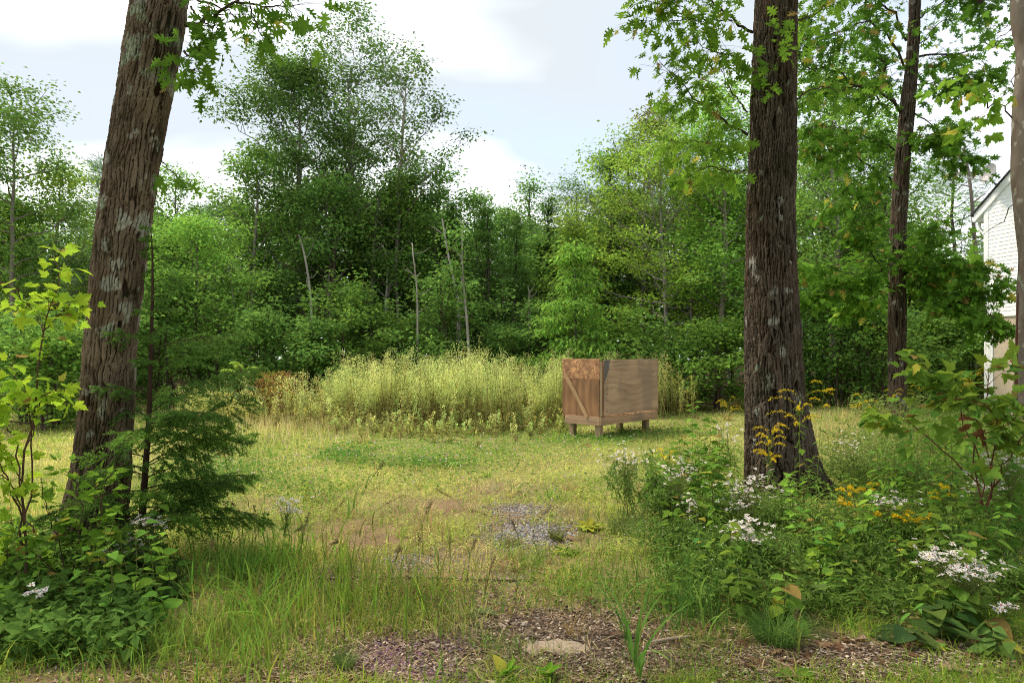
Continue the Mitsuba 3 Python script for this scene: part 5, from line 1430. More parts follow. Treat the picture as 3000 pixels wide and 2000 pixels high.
for i in range(70):
    a = P(rs.normal(800, 45), HZ, rs.uniform(17, 19)); a[2] = gz(a[0], a[1])
    st.append(curve([a, a + [rs.normal(0, .1), 0, rs.uniform(.5, 1.25)]], 4))
mr.add(*tubes(np.array(st), np.full((70, 4), .005), 4), (.25, .14, .06))
scene['rusty_weeds'] = mr.shape('foliage')
labels['rusty_weeds'] = {'label': 'clump of orange and rust coloured weeds beside the sumac', 'category': 'weeds', 'kind': 'stuff'}

# ------------------------------------------------------------------ flowering and leafy plants
def flower_tpl(np_, petal, centre, r=1.0):
    v, f, c = [], [], []
    for i in range(np_):
        a = 2 * np.pi * i / np_ + .2 * math.sin(i * 2.3)
        L = r * (1 - .16 * (i % 3))
        for q, w in ((.18, .05), (.62, .15), (1.0, .05)):
            for s in (-1, 1):
                v.append([math.cos(a) * q * L - math.sin(a) * w * s, math.sin(a) * q * L + math.cos(a) * w * s, .12 * q - .05 * (q == 1.0)])
                c.append(petal)
        b = 6 * i
        f += [[b, b + 1, b + 3], [b, b + 3, b + 2], [b + 2, b + 3, b + 5], [b + 2, b + 5, b + 4]]
    n = len(v)
    for i in range(6):
        v.append([.24 * math.cos(i * 1.047), .24 * math.sin(i * 1.047), .10]); c.append(centre)
    v.append([0, 0, .22]); c.append(centre)
    f += [[n + i, n + (i + 1) % 6, n + 6] for i in range(6)]
    return np.array(v), np.array(f), np.array(c)


FLOWERS = [flower_tpl(9, (.82, .80, .84), (.62, .40, .06)), flower_tpl(8, (.80, .77, .83), (.36, .13, .08)), flower_tpl(10, (.84, .83, .84), (.45, .22, .06))]
FPLY = [mikit.ply(f[:2], 'foliage', smooth=True, uv=pack(f[2])) for f in FLOWERS]


def stem_path(px, py, d, rs, off=.12, n=8):
    top = P(px, py, d)
    g = np.array([top[0] + rs.normal(0, off), top[1] + rs.normal(0, off * .6), 0])
    g[2] = gz(g[0], g[1]) - .02
    mid = (g * .45 + top * .55) + rs.normal(0, .02, 3)
    return curve([g, mid, top], n)


def stem_leaves(root, path, kind, n, size, cols, rs, s0=.15, s1=.95, up=.25, taper=.5, droop=.15):
    s = np.linspace(s0, s1, n) + rs.normal(0, .02, n)
    t = np.linspace(0, 1, len(path))
    p = np.stack([np.interp(s, t, path[:, k]) for k in range(3)], 1)
    a = np.arange(n) * 2.4 + rs.normal(0, .4, n)
    d = np.stack([np.cos(a), np.sin(a), np.full(n, up) + rs.normal(0, .2, n) - droop], -1)
    put_leaves(root, kind, p, d, UP + rs.normal(0, .3, (n, 3)) - d * .1, size * (1 - taper * np.clip(s, 0, 1)) * rs.uniform(.75, 1.25, n), cols, rs)


def aster(label, px, py, d, w, h, nf, seed, fs=.019, leafs=9, kind='heart', lsize=.09, lcol=(.12, .21, .05), group=None):
    """A wood aster: leafy stem and a broad loose cluster of white ray flowers, w by h pixels around (px, py)."""
    rs = np.random.default_rng(seed)
    k = thing('aster_plant', label, 'aster', group)
    path = stem_path(px, py + h * .55, d, rs, .10)
    n_st = max(3, nf // 7)
    mb = MB().add(*tubes(path, np.linspace(.0035, .002, 8), 5), (.14, .16, .05))
    ends, br = [], []
    nf = int(nf * 1.35)
    fs *= 1.12
    for i in range(nf):
        e = P(px + rs.normal(0, .33) * w, py + rs.normal(0, .26) * h, d + rs.normal(0, .3) * w / F * d)
        ends.append(e)
        j = rs.integers(4, 8)
        br.append(curve([path[j], path[j] * .4 + e * .6 - [0, 0, .012], e], 5))
    mb.add(*tubes(np.array(br), np.tile(np.linspace(.0014, .0008, 5), (nf, 1)), 3), (.15, .18, .06))
    part(k, 'stem', mb.shape('matte', True))
    for e in ends:
        nrm = unit(np.array([rs.normal(0, .45), -.35 + rs.normal(0, .4), 1.0]))
        x, y, z = frames(np.array([[rs.normal(), rs.normal(), 0.1]]), nrm[None])
        part(k, 'flower', {**FPLY[rs.integers(0, 3)], 'to_world': mat(x[0], y[0], z[0], fs * rs.uniform(.75, 1.2), e)})
    stem_leaves(k, path, kind, leafs, lsize, vary(lcol, rs, 4), rs, .12, .9)


def goldenrod(label, px, py, d, w, h, seed, nb=8, leafs=16, lsize=.08, group=None, off=.1):
    rs = np.random.default_rng(seed)
    k = thing('goldenrod', label, 'goldenrod', group)
    path = stem_path(px, py + h * .5, d, rs, off)
    part(k, 'stem', MB().add(*tubes(path, np.linspace(.004, .002, 8), 5), (.15, .19, .05)).shape('matte', True))
    stem_leaves(k, path, 'lance', leafs, lsize, vary((.12, .23, .045), rs, 4), rs, .15, .97, .1, .35)
    for i in range(nb):
        a = 2.4 * i + rs.normal(0, .3)
        q = path[-1] + (path[-2] - path[-1]) * rs.uniform(0, 2.2) + np.array([0, 0, h / F * d * .5 * rs.uniform(0, .8)])
        e = np.array([math.cos(a) * w / F * d * .5, math.sin(a) * w / F * d * .4, h / F * d * .5]) * rs.uniform(.6, 1.1)
        bp = curve([q, q + e * [.55, .55, .9], q + e * [1, 1, .55]], 7)
        mb = MB().add(*tubes(bp, np.linspace(.0018, .001, 7), 3), (.2, .22, .05))
        n = 64
        s = rs.uniform(.15, 1, n)
        p = np.stack([np.interp(s, np.linspace(0, 1, 7), bp[:, j]) for j in range(3)], 1) + rs.normal(0, .006, (n, 3)) + [0, 0, .006]
        mb.add(*scatter(FAR, p, unit(rs.normal(0, .6, (n, 3)) + UP), unit(rs.normal(0, 1, (n, 3))), rs.uniform(.008, .016, n), np.array([.80, .60, .03]) * rs.normal(1, .15, (n, 1))))
        part(k, 'flower_plume', mb.shape('foliage'))


def forb(label, px, py, d, kind, n, size, col, seed, group=None, name='leafy_plant', cat='plant', off=.12, s0=.12, taper=.35, stems=1, scol=(.14, .15, .05), sr=.0035, amt=.16):
    rs = np.random.default_rng(seed)
    k = thing(name, label, cat, group)
    for i in range(stems):
        path = stem_path(px + (rs.normal(0, 30) if i else 0), py + (abs(rs.normal(0, 40)) if i else 0), d, rs, off)
        part(k, 'stem', MB().add(*tubes(path, np.linspace(sr, sr * .5, 8), 5), scol).shape('matte', True))
        stem_leaves(k, path, kind, n, size, vary(col, rs, 5, amt), rs, s0, 1.0, .25, taper)
    return k


def fine_bush(label, px, py, d, w, h, n, nf, seed, col=(.13, .22, .045), group=None, ls=.028, name='small_flowered_aster', cat='aster', fcol=(.78, .77, .76)):
    """A bushy plant of fine twigs, small narrow leaves and tiny white flowers, filling w by h pixels below (px, py)."""
    rs = np.random.default_rng(seed)
    k = thing(name, label, cat, group)
    c = P(px, py + h / 2, d)
    W, Hh = w / F * d, h / F * d
    g0 = gz(c[0], d)
    top = c[2] + Hh / 2
    m = 22
    st = []
    for i in range(m):
        g = np.array([c[0] + rs.normal(0, W * .12), d + rs.normal(0, W * .12), g0 - .02])
        e = np.array([c[0] + rs.normal(0, W * .36), d + rs.normal(0, W * .34), g0 + (top - g0) * rs.uniform(.55, 1.0)])
        st.append(curve([g, g * .4 + e * .6 + [0, 0, .06], e], 7))
    st = np.array(st)
    part(k, 'stems', MB().add(*tubes(st, np.tile(np.linspace(.003, .0012, 7), (m, 1)), 4), (.13, .13, .05)).shape('matte', True))
    i = rs.integers(0, m, n)
    s = rs.beta(2.2, 1.2, n)
    p = st[i, 0] + 0
    q6 = s * 5.999
    a_ = q6.astype(int)
    p = st[i, a_] + (st[i, a_ + 1] - st[i, a_]) * (q6 - a_)[:, None] + rs.normal(0, 1, (n, 3)) * W * .06
    p[:, 2] = np.maximum(p[:, 2], g0 + .01)
    mb = MB().add(*scatter(SLIM, p, unit(rs.normal(0, 1, (n, 3)) + UP * .4), unit(rs.normal(0, .6, (n, 3)) + UP), ls * rs.uniform(.6, 1.5, n), np.asarray(col) * rs.normal(1, .22, (n, 1)).clip(.4, 1.7)))
    part(k, 'foliage', mb.shape('foliage'), None, 'stuff')
    if nf:
        i = rs.integers(0, m, nf)
        p = st[i, -1] + (st[i, -3] - st[i, -1]) * rs.uniform(0, 1.2, (nf, 1)) + rs.normal(0, 1, (nf, 3)) * W * .07
        a = rs.uniform(0, 6.28, nf)
        t = (FLOWERS[0][0] * [1, 1, 1], FLOWERS[0][1])
        small = (np.array([[.9, 0, .1], [.25, .3, 0], [0, .9, .1], [-.3, .25, 0], [-.9, 0, .1], [-.25, -.3, 0], [0, -.9, .1], [.3, -.25, 0], [0, 0, .05]]), np.array([[8, 0, 1], [8, 1, 2], [8, 2, 3], [8, 3, 4], [8, 4, 5], [8, 5, 6], [8, 6, 7], [8, 7, 0]]))
        part(k, 'flowers', MB().add(*scatter(small, p, np.stack([np.cos(a), np.sin(a), 0 * a], -1), UP + rs.normal(0, .5, (nf, 3)) - [0, .3, 0], rs.uniform(.006, .010, nf), np.asarray(fcol) * rs.normal(1, .06, (nf, 1)))).shape('foliage'), None, 'stuff')


# right bank ---------------------------------------------------------------
FB = 'small flowered asters on the right bank'
for i, (px, py, d, w, h, n, nf, lab) in enumerate([
        (1850, 1330, 6.8, 170, 220, 1500, 130, 'loose greyish flowering bush at the left end of the right bank'),
        (1960, 1400, 6.3, 190, 260, 2000, 120, 'bushy plant with white specks left of the massive trunk'),
        (2100, 1440, 6.3, 220, 260, 2200, 160, 'white speckled bush right at the front of the massive trunk'),
        (2260, 1470, 6.2, 240, 260, 2200, 170, 'white speckled bush covering the trunk foot'),
        (2040, 1560, 5.3, 260, 280, 2600, 110, 'green bush beneath the white aster heads left of centre'),
        (2200, 1590, 5.0, 260, 280, 2400, 60, 'dark green bush below the flared trunk'),
        (2420, 1600, 5.2, 280, 260, 2400, 70, 'green bush in the middle of the right bank'),
        (2560, 1560, 5.4, 280, 260, 2400, 80, 'green bush below the low goldenrods'),
        (2700, 1520, 5.6, 300, 300, 2600, 60, 'olive green bush right of the low goldenrods'),
        (2860, 1500, 5.4, 320, 330, 3000, 40, 'large fine leaved olive bush near the right edge'),
        (2960, 1350, 6.2, 320, 380, 3000, 80, 'fine leaved bush behind the right edge asters'),
        (2580, 1740, 4.5, 200, 150, 1500, 90, 'low white speckled plant above the dirt strip'),
        (2420, 1760, 4.4, 200, 140, 1200, 20, 'low dark plant above the grass tuft'),
        (2960, 1640, 4.5, 260, 230, 2200, 20, 'dark fine leaved bush in the lower right corner'),
        (2540, 1330, 8.0, 240, 170, 1700, 90, 'pale flowering bush behind the massive trunk on the right'),
        (2720, 1360, 7.4, 260, 190, 1800, 60, 'green bush in front of the red stemmed sapling'),
        (2030, 1290, 7.6, 150, 200, 1400, 30, 'upright green bush left of the massive trunk'),
        (2640, 1250, 11.5, 200, 120, 1500, 40, 'pale green weedy bush at the slimmer oak foot'),
        (2820, 1180, 12.5, 260, 120, 1900, 60, 'pale weedy bush below the house corner'),
        (2560, 1270, 9.5, 260, 190, 2000, 60, 'weedy green bush hiding the grass left of the slimmer oak'),
        (2700, 1240, 9.5, 260, 220, 2200, 50, 'tall weedy bush in front of the slimmer oak foot'),
        (2830, 1230, 9.0, 280, 260, 2400, 50, 'tall green bush below the house corner'),
        (2940, 1240, 8.2, 260, 300, 2600, 40, 'tall bush against the grey right edge trunk'),
        (2470, 1350, 8.6, 220, 150, 1700, 70, 'weedy bush just behind the flared trunk root'),
        (2640, 1330, 7.6, 240, 190, 2000, 40, 'leafy bush behind the low goldenrods on the right bank'),
        (2100, 1660, 4.6, 160, 120, 1200, 60, 'low leafy plant left of the grass tuft')]):
    fine_bush(lab, px, py, d, w, h, int(n * .8), int(nf * 1.5), 1000 + i, col=(.21, .30, .075) if d > 7 else (.15, .255, .055), ls=.040 + .0014 * d)

for i, (px, py, d, w, h, nf, lab, kw) in enumerate([
        (1832, 1335, 6.5, 110, 70, 60, 'fluffy white aster at the left end of the right bank', dict(fs=.017)),
        (1990, 1375, 6.2, 110, 90, 60, 'white aster cluster left of the massive trunk base', {}),
        (2020, 1478, 5.9, 60, 70, 24, 'small white aster below the one left of the trunk', {}),
        (2185, 1425, 5.9, 150, 90, 90, 'broad white aster cluster in front of the massive trunk', {}),
        (2165, 1480, 5.8, 60, 40, 18, 'small aster tuft just below the broad cluster', {}),
        (2180, 1560, 5.0, 130, 90, 64, 'white aster cluster above the grass tuft', dict(fs=.021)),
        (2600, 1468, 5.6, 150, 50, 44, 'flat white aster cluster among the low goldenrods', {}),
        (2760, 1620, 4.1, 150, 60, 44, 'large white daisy-like cluster left part in the lower right', dict(fs=.022, kind='heart', lsize=.15)),
        (2820, 1668, 4.0, 170, 80, 64, 'largest white aster cluster in the lower right', dict(fs=.022, kind='heart', lsize=.16)),
        (2945, 1775, 3.9, 60, 30, 12, 'small aster low at the right edge', dict(fs=.021)),
        (2890, 1425, 5.2, 120, 60, 44, 'white aster cluster at mid height near the right edge', {}),
        (2955, 1345, 5.0, 130, 90, 60, 'white aster cluster highest at the right edge', dict(fs=.021)),
        (2490, 1300, 8.2, 110, 60, 34, 'pale aster behind the massive trunk on the grass', {}),
        (2130, 1265, 7.4, 80, 50, 26, 'pale aster touching the left flank of the massive trunk', {}),
        (430, 1525, 5.0, 80, 34, 44, 'white aster in front of the hemlock and big left trunk', dict(fs=.020, lsize=.11)),
        (385, 1590, 5.0, 60, 60, 26, 'lower white aster in front of the big left trunk', dict(fs=.020)),
        (330, 1560, 5.0, 35, 20, 9, 'tiny aster sprig left of the white aster by the trunk', dict(fs=.019, leafs=5)),
        (325, 1622, 4.8, 55, 30, 17, 'small aster before the dark foot of the big left trunk', dict(fs=.020)),
        (112, 1735, 4.1, 60, 30, 14, 'pale violet aster in the dark lower left corner', dict(fs=.021)),
        (842, 1480, 5.2, 80, 50, 38, 'white aster at the right tips of the hemlock', dict(fs=.018, leafs=7))]):
    aster(lab, px, py, d, w, h, nf, 1100 + i, **kw)

for i, (px, py, d, w, h, lab, kw) in enumerate([
        (2345, 1135, 6.6, 190, 60, 'tall goldenrod in front of the massive trunk', dict(nb=11, leafs=34, lsize=.10, off=.02)),
        (2255, 1235, 6.7, 130, 70, 'second goldenrod standing left in front of the massive trunk', dict(nb=10, leafs=26, off=.02)),
        (2250, 1310, 6.6, 110, 40, 'lower goldenrod before the massive trunk', dict(nb=7)),
        (2415, 1112, 7.0, 90, 25, 'goldenrod spray right of the massive trunk', dict(nb=5, leafs=10)),
        (1945, 1310, 7.4, 110, 60, 'goldenrod left of the massive trunk near the shelter', dict(nb=8)),
        (2480, 1430, 6.2, 70, 30, 'low goldenrod just right of the flared trunk root', dict(nb=7)),
        (2540, 1418, 6.3, 70, 26, 'low goldenrod beside the flat white asters', dict(nb=7)),
        (2560, 1480, 5.5, 60, 26, 'small goldenrod under the flat white asters', dict(nb=6)),
        (2640, 1500, 5.4, 60, 26, 'bright goldenrod right of the flat white asters', dict(nb=7)),
        (2710, 1508, 5.4, 60, 22, 'last small goldenrod in the row of low ones', dict(nb=6)),
        (2750, 1422, 5.8, 80, 26, 'goldenrod under the red stemmed sapling', dict(nb=7)),
        (2480, 1465, 6.0, 50, 30, 'goldenrod tuft at the trunk root tip', dict(nb=6)),
        (2530, 1162, 11.0, 110, 40, 'goldenrod clump left of the slimmer oak foot', dict(nb=9)),
        (2135, 1180, 15.0, 90, 50, 'distant goldenrod left of the massive trunk', dict(nb=10)),
        (2620, 1135, 12.5, 60, 30, 'goldenrod in front of the slimmer oak', dict(nb=6)),
        (2850, 1085, 15.5, 110, 70, 'yellow goldenrod clump beside the house corner', dict(nb=14)),
        (2800, 1110, 15.0, 90, 50, 'goldenrod clump left of the house corner', dict(nb=12)),
        (2690, 1130, 15.0, 80, 40, 'goldenrod behind the slimmer oak on the right', dict(nb=8))]):
    goldenrod(lab, px, py, d, w, h, 1200 + i, **kw)

BG = 'broad leaved plants low on the right bank'
rb = np.random.default_rng(81)
for i, (px, py, d, kind, n, size, col, lab) in enumerate([
        (2350, 1490, 5.6, 'ovate', 12, .13, (.13, .24, .05), 'broad leaved plant below the massive trunk'),
        (2440, 1515, 5.4, 'ovate', 11, .15, (.14, .25, .06), 'large pale leaved plant right below the flared root'),
        (2420, 1590, 4.9, 'heart', 7, .14, (.15, .29, .04), 'bright green two leaved plant in the middle of the bank'),
        (2190, 1700, 4.5, 'heart', 6, .16, (.09, .17, .05), 'dark round leaved plant above the grass tuft'),
        (2240, 1755, 4.2, 'heart', 5, .12, (.2, .33, .05), 'lime leaved seedling beside the grass tuft'),
        (2400, 1710, 4.2, 'heart', 8, .14, (.085, .15, .055), 'grey green heart leaved plant right of the tuft'),
        (2350, 1690, 4.4, 'ovate', 9, .11, (.10, .18, .05), 'dark leafy plant between tuft and goldenrods'),
        (2500, 1640, 4.6, 'ovate', 11, .11, (.12, .22, .05), 'leafy plant under the flat white asters'),
        (2640, 1580, 4.7, 'ovate', 12, .11, (.12, .22, .045), 'leafy upright plant left of the largest aster'),
        (2720, 1780, 3.9, 'heart', 9, .18, (.085, .15, .05), 'big round dark leaves under the largest aster'),
        (2800, 1760, 3.9, 'heart', 9, .15, (.09, .17, .05), 'heart leaved plant under the stems of the largest aster'),
        (2900, 1820, 3.75, 'ovate', 10, .15, (.12, .22, .07), 'pale leaved plant at the bottom right corner'),
        (2960, 1880, 3.6, 'ovate', 8, .15, (.11, .2, .06), 'leafy plant cut by the right edge at the bottom'),
        (2660, 1840, 3.8, 'heart', 6, .17, (.075, .125, .05), 'single huge dull leaf plant above the dirt strip'),
        (2600, 1430, 6.4, 'ovate', 12, .13, (.14, .25, .055), 'fresh green plant behind the low goldenrods'),
        (2680, 1390, 6.6, 'ovate', 12, .13, (.15, .26, .06), 'fresh green plant under the red stemmed sapling'),
        (2780, 1470, 5.4, 'ovate', 9, .14, (.11, .2, .06), 'cross leaved plant right of the low goldenrods'),
        (1950, 1770, 4.3, 'ovate', 6, .13, (.14, .25, .05), 'pale leaved plant at the left foot of the right bank'),
        (2010, 1790, 4.25, 'heart', 6, .10, (.15, .26, .05), 'small plant next to the bare litter'),
        (2060, 1340, 7.0, 'maple', 30, .14, (.15, .29, .055), 'maple leaved seedling left of the massive trunk'),
        (2085, 1215, 7.2, 'maple', 34, .15, (.17, .31, .06), 'taller maple leaved sapling left of the massive trunk'),
        (2030, 1180, 7.4, 'maple', 32, .14, (.16, .30, .06), 'topmost leafy sapling left of the massive trunk'),
        (2390, 1330, 6.5, 'lance', 30, .10, (.12, .22, .06), 'narrow leaved tall stem in front of the massive trunk'),
        (1985, 1250, 7.3, 'ovate', 30, .13, (.14, .27, .055), 'rounded leafy sapling at the left flank of the right bank'),
        (2120, 1290, 7.0, 'ovate', 30, .13, (.15, .29, .055), 'leafy sapling touching the left side of the massive trunk'),
        (2130, 1420, 6.5, 'ovate', 12, .10, (.13, .23, .05), 'leafy stem left of the broad white cluster')]):
    forb(lab, px, py, d, kind, n, size, col, 1300 + i)
for i in range(84):
    px = rb.uniform(1960, 3010)
    d = rb.uniform(4.0, 7.8)
    px = px if d < 6 or px > 2450 else px + 400
    hgt = rb.uniform(.18, .6)
    pyt = HZ + (CH - hgt) / d * F
    forb('ordinary green leafy herb growing in the thick of the right bank', px, pyt, d, ['ovate', 'ovate', 'lance', 'heart'][rb.integers(0, 4)], int(rb.integers(9, 17)), rb.uniform(.08, .15),
         np.array([.15, .27, .055]) * rb.uniform(.7, 1.35), 1400 + i, 'leafy herbs of the right bank', name='bank_herb', cat='herb')

for i in range(60):
    px = rb.uniform(1900, 3010) if i < 44 else rb.uniform(2720, 3010)
    d = rb.uniform(4.6, 8.2) if px > 2120 else rb.uniform(5.2, 7.6)
    px = px if d < 6.4 or px > 2450 or px < 2120 else px + 420
    hgt = rb.uniform(.5, .95) * (1.05 - .3 * (d < 5.2)) * (1.25 if px > 2700 else 1)
    forb('taller leafy stem rising out of the right bank', px, HZ + (CH - hgt) / d * F, d, ['ovate', 'lance', 'ovate', 'maple'][rb.integers(0, 4)], int(rb.integers(14, 24)), rb.uniform(.09, .15),
         np.array([.14, .28, .055]) * rb.uniform(.7, 1.4), 1700 + i, 'taller leafy stems of the right bank', name='tall_herb', cat='herb', s0=.25)

# red stemmed sapling on the right
k = thing('red_stemmed_sapling', 'sapling with dark red stems and some rusty leaves at the right', 'sapling')
b = Boughs(k, np.random.default_rng(84), (.12, .05, .035))
for pts in ([(2880, 1500), (2860, 1330), (2800, 1180), (2700, 1060)], [(2885, 1500), (2900, 1360), (2840, 1200), (2790, 1150)], [(2880, 1480), (2850, 1300), (2950, 1240), (3010, 1190)], [(2870, 1420), (2760, 1320), (2660, 1240), (2600, 1210)],
            [(2890, 1480), (2920, 1250), (2890, 1150), (2895, 1080)], [(2890, 1480), (2960, 1330), (3000, 1270), (3040, 1220)]):
    b.bough([P(x_, y_, 5.0 + (2880 - x_) / 900) for x_, y_ in pts], .006, 15, .16, 4, s0=.3, droop=.35, gap=.06, flat=.5)
b.leaves('maple', .095, vary((.17, .30, .06), b.rs, 17) + [np.array([.24, .10, .045])], 300)

# undergrowth between the plants
def ground_cover(key, label, regions, rs, tpl=SLIM):
    m = MB()
    for n, px, py, wx, wy, z0, z1, s, col in regions:
        x, y = on_ground(rs.uniform(px - wx, px + wx, n), rs.uniform(py - wy, py + wy, n))
        z = gz(x, y) + rs.uniform(z0, z1, n) ** 1.0
        a = rs.uniform(0, 6.28, n)
        c = np.asarray(col) * rs.normal(1, .25, (n, 1)).clip(.4, 1.8)
        m.add(*scatter(tpl, np.stack([x, y, z], -1), np.stack([np.cos(a), np.sin(a), rs.normal(.1, .5, n)], -1), UP + rs.normal(0, .5, (n, 3)), s * rs.uniform(.5, 1.5, n), c))
    scene[key] = m.shape('foliage')
    labels[key] = {'label': label, 'category': 'undergrowth', 'kind': 'stuff'}


ground_cover('bank_undergrowth', 'tangled low green undergrowth of the right bank', [
    (4500, 2500, 1690, 480, 150, .01, .20, .07, (.13, .22, .045)), (5200, 2550, 1480, 480, 130, .02, .35, .075, (.16, .26, .055)), (1800, 2050, 1600, 130, 130, .01, .22, .06, (.13, .23, .045)),
    (4000, 2780, 1330, 260, 80, .02, .5, .08, (.2, .30, .075)), (3500, 2750, 1230, 260, 40, .02, .6, .10, (.22, .32, .085)), (1500, 1980, 1430, 80, 60, .02, .3, .05, (.17, .28, .06))], np.random.default_rng(85))
ground_cover('corner_undergrowth', 'dark low leaves in the shade of the lower left corner', [
    (2600, 180, 1800, 260, 150, .01, .20, .07, (.11, .21, .045)), (1500, 250, 1650, 230, 60, .02, .30, .07, (.11, .21, .045)), (1500, 420, 1720, 120, 60, .01, .12, .05, (.08, .14, .035))], np.random.default_rng(86), FAR)

# left side ----------------------------------------------------------------
MD = 4.6
k = thing('maple_sapling', 'yellow green maple sapling with several stems at the left edge', 'sapling')
b = Boughs(k, np.random.default_rng(91), (.10, .06, .045))
MS = [([(75, 1690), (70, 1500), (75, 1300), (100, 1120), (125, 970), (150, 850), (153, 745)], .010, 18, .16, 3, .38),
      ([(125, 970), (95, 910), (50, 860), (20, 830)], .005, 10, .13, 3, .3),
      ([(125, 970), (165, 930), (200, 900), (235, 875)], .004, 8, .12, 3, .4),
      ([(65, 1600), (40, 1450), (0, 1370), (-40, 1300)], .008, 10, .16, 3, .3),
      ([(70, 1560), (60, 1400), (45, 1290), (10, 1210), (-20, 1150)], .008, 13, .16, 3, .3),
      ([(75, 1500), (95, 1350), (85, 1200), (60, 1120), (40, 1060)], .007, 14, .16, 3, .35),
      ([(100, 1560), (60, 1480), (10, 1400), (-30, 1360)], .006, 9, .15, 3, .3),
      ([(60, 1680), (20, 1600), (-20, 1560)], .006, 8, .15, 3, .3),
      ([(80, 1300), (110, 1200), (150, 1150), (210, 1140)], .005, 8, .13, 3, .4),
      ([(70, 1420), (20, 1330), (-10, 1280)], .005, 8, .14, 3, .4)]
for pts, r0, tw, tl, per, s0 in MS:
    b.bough([P(x_, y_, MD + .1 * math.sin(x_)) for x_, y_ in pts], r0, tw, tl, per, s0=s0, droop=.3, gap=.07, flat=.6, up=.9)
b.leaves('maple', .082, vary((.30, .46, .05), b.rs, 7, .2, .14), 300, .2)
k = thing('maple_sapling', 'low dark green maple sapling in front of the big left trunk', 'sapling')
b = Boughs(k, np.random.default_rng(92), (.09, .055, .045))
for pts in ([(200, 1760), (230, 1600), (240, 1470), (200, 1385)], [(210, 1760), (280, 1600), (300, 1450), (330, 1390)], [(200, 1760), (180, 1620), (140, 1500), (120, 1400)], [(220, 1760), (270, 1650), (270, 1560), (300, 1520)], [(190, 1760), (130, 1640), (60, 1580), (30, 1530)]):
    b.bough([P(x_, y_, 4.7) for x_, y_ in pts], .005, 11, .13, 3, s0=.3, droop=.3, gap=.06, flat=.6, up=1.0)
b.leaves('maple', .078, vary((.15, .29, .045), b.rs, 6), 260, .2)
rl = np.random.default_rng(93)
for i in range(56):
    px, d = rl.uniform(-60, 480), rl.uniform(3.9, 5.3)
    pyt = HZ + (CH - rl.uniform(.10, .62)) / d * F
    forb('dark leafy herb in the shaded lower left corner', px, pyt, d, ['heart', 'ovate', 'maple', 'heart'][rl.integers(0, 4)], int(rl.integers(6, 11)), rl.uniform(.08, .14),
         np.array([.13, .26, .05]) * rl.uniform(.6, 1.45), 1500 + i, 'leafy herbs of the lower left corner', name='corner_herb', cat='herb')

# middle -------------------------------------------------------------------
rs = np.random.default_rng(95)


def tuft(name, label, px, py, n, L0, L1, w, col, rs, spread=.06, bend=.9, cat='grass tuft'):
    x, y = on_ground(px, py)
    a = rs.uniform(0, 6.28, n)
    r = spread * np.sqrt(rs.uniform(0, 1, n))
    pos = np.stack([x + r * np.cos(a), y + r * np.sin(a), gz(x, y) + 0 * a - .01], -1)
    k = thing(name, label, cat)
    c = np.asarray(col) * rs.normal(1, .2, (n, 1)).clip(.5, 1.6)
    part(k, 'blades', MB().add(*blades(pos, rs.uniform(L0, L1, n), np.full(n, w), a + rs.normal(0, .5, n), rs.uniform(.25, bend, n), c, 5)).shape('foliage', True), None, 'stuff')


tuft('fescue_tuft', 'round dark green tuft of fine grass at the edge of the dirt strip', 2275, 1885, 700, .12, .30, .0042, (.13, .24, .055), rs, .12, 1.25)
tuft('grass_tuft', 'small brown green tuft beside the grey gravel', 1630, 1585, 320, .08, .20, .003, (.15, .18, .05), rs, .06, 1.0)
tuft('grass_tuft', 'wispy grey green tuft left of the right bank bushes', 1830, 1570, 420, .12, .34, .003, (.15, .21, .07), rs, .14, .8)
tuft('grass_tuft', 'pale tuft below the gravel in the middle', 1500, 1600, 240, .06, .16, .003, (.22, .22, .08), rs, .08, 1.0)
tuft('grass_tuft', 'thin tuft at the lower left of the purple flare chips', 1010, 1960, 260, .08, .2, .003, (.12, .2, .05), rs, .05, .8)
tuft('grass_tuft', 'bright arching tuft near the left hand shade', 700, 1700, 160, .2, .42, .006, (.12, .24, .04), rs, .12, .9)

# weeds with rosettes and broad leaves in the clearing
def rosette(name, label, px, py, kind, n, size, col, rs, up=.5):
    x, y = on_ground(px, py)
    k = thing(name, label, 'plant')
    a = np.arange(n) * 2.4
    p = np.tile([x, y, float(gz(x, y)) + .005], (n, 1))
    d = np.stack([np.cos(a), np.sin(a), np.full(n, up) + rs.normal(0, .15, n)], -1)
    put_leaves(k, kind, p, d, UP + rs.normal(0, .2, (n, 3)) - d * .3, size * rs.uniform(.7, 1.2, n), vary(col, rs, 4), rs)


rosette('dock_rosette', 'yellow green rosette of long leaves right of the gravel', 1725, 1555, 'ovate', 13, .15, (.30, .36, .07), rs, .6)
rosette('plantain', 'bright broad leaved plant standing at the bottom centre', 1480, 1985, 'ovate', 4, .10, (.15, .33, .04), rs, 1.3)
rosette('plantain', 'second bright broad leaved plant at the bottom, right of the first', 1600, 1990, 'ovate', 4, .10, (.15, .33, .04), rs, 1.1)
rosette('mullein', 'large round light green leaves alone in the mid field', 1312, 1368, 'heart', 7, .24, (.24, .36, .09), rs, .35)
rosette('leafy_weed', 'small dark rosette below the dock', 1660, 1625, 'lance', 16, .14, (.10, .19, .04), rs, .5)
rosette('leafy_weed', 'pale grey leaved weed lying in the front grass', 1400, 1795, 'ovate', 6, .14, (.22, .27, .15), rs, .2)
rosette('burdock_leaf', 'light green heart leaved plant below the hemlock tips', 780, 1660, 'heart', 5, .16, (.17, .33, .06), rs, .6)
rosette('leafy_weed', 'lime seedling at the front edge of the bank', 2330, 1990, 'ovate', 6, .10, (.2, .33, .06), rs, .5)
rosette('leafy_weed', 'small green seedling on the dirt strip at the right', 2740, 1905, 'ovate', 7, .07, (.18, .3, .06), rs, .5)


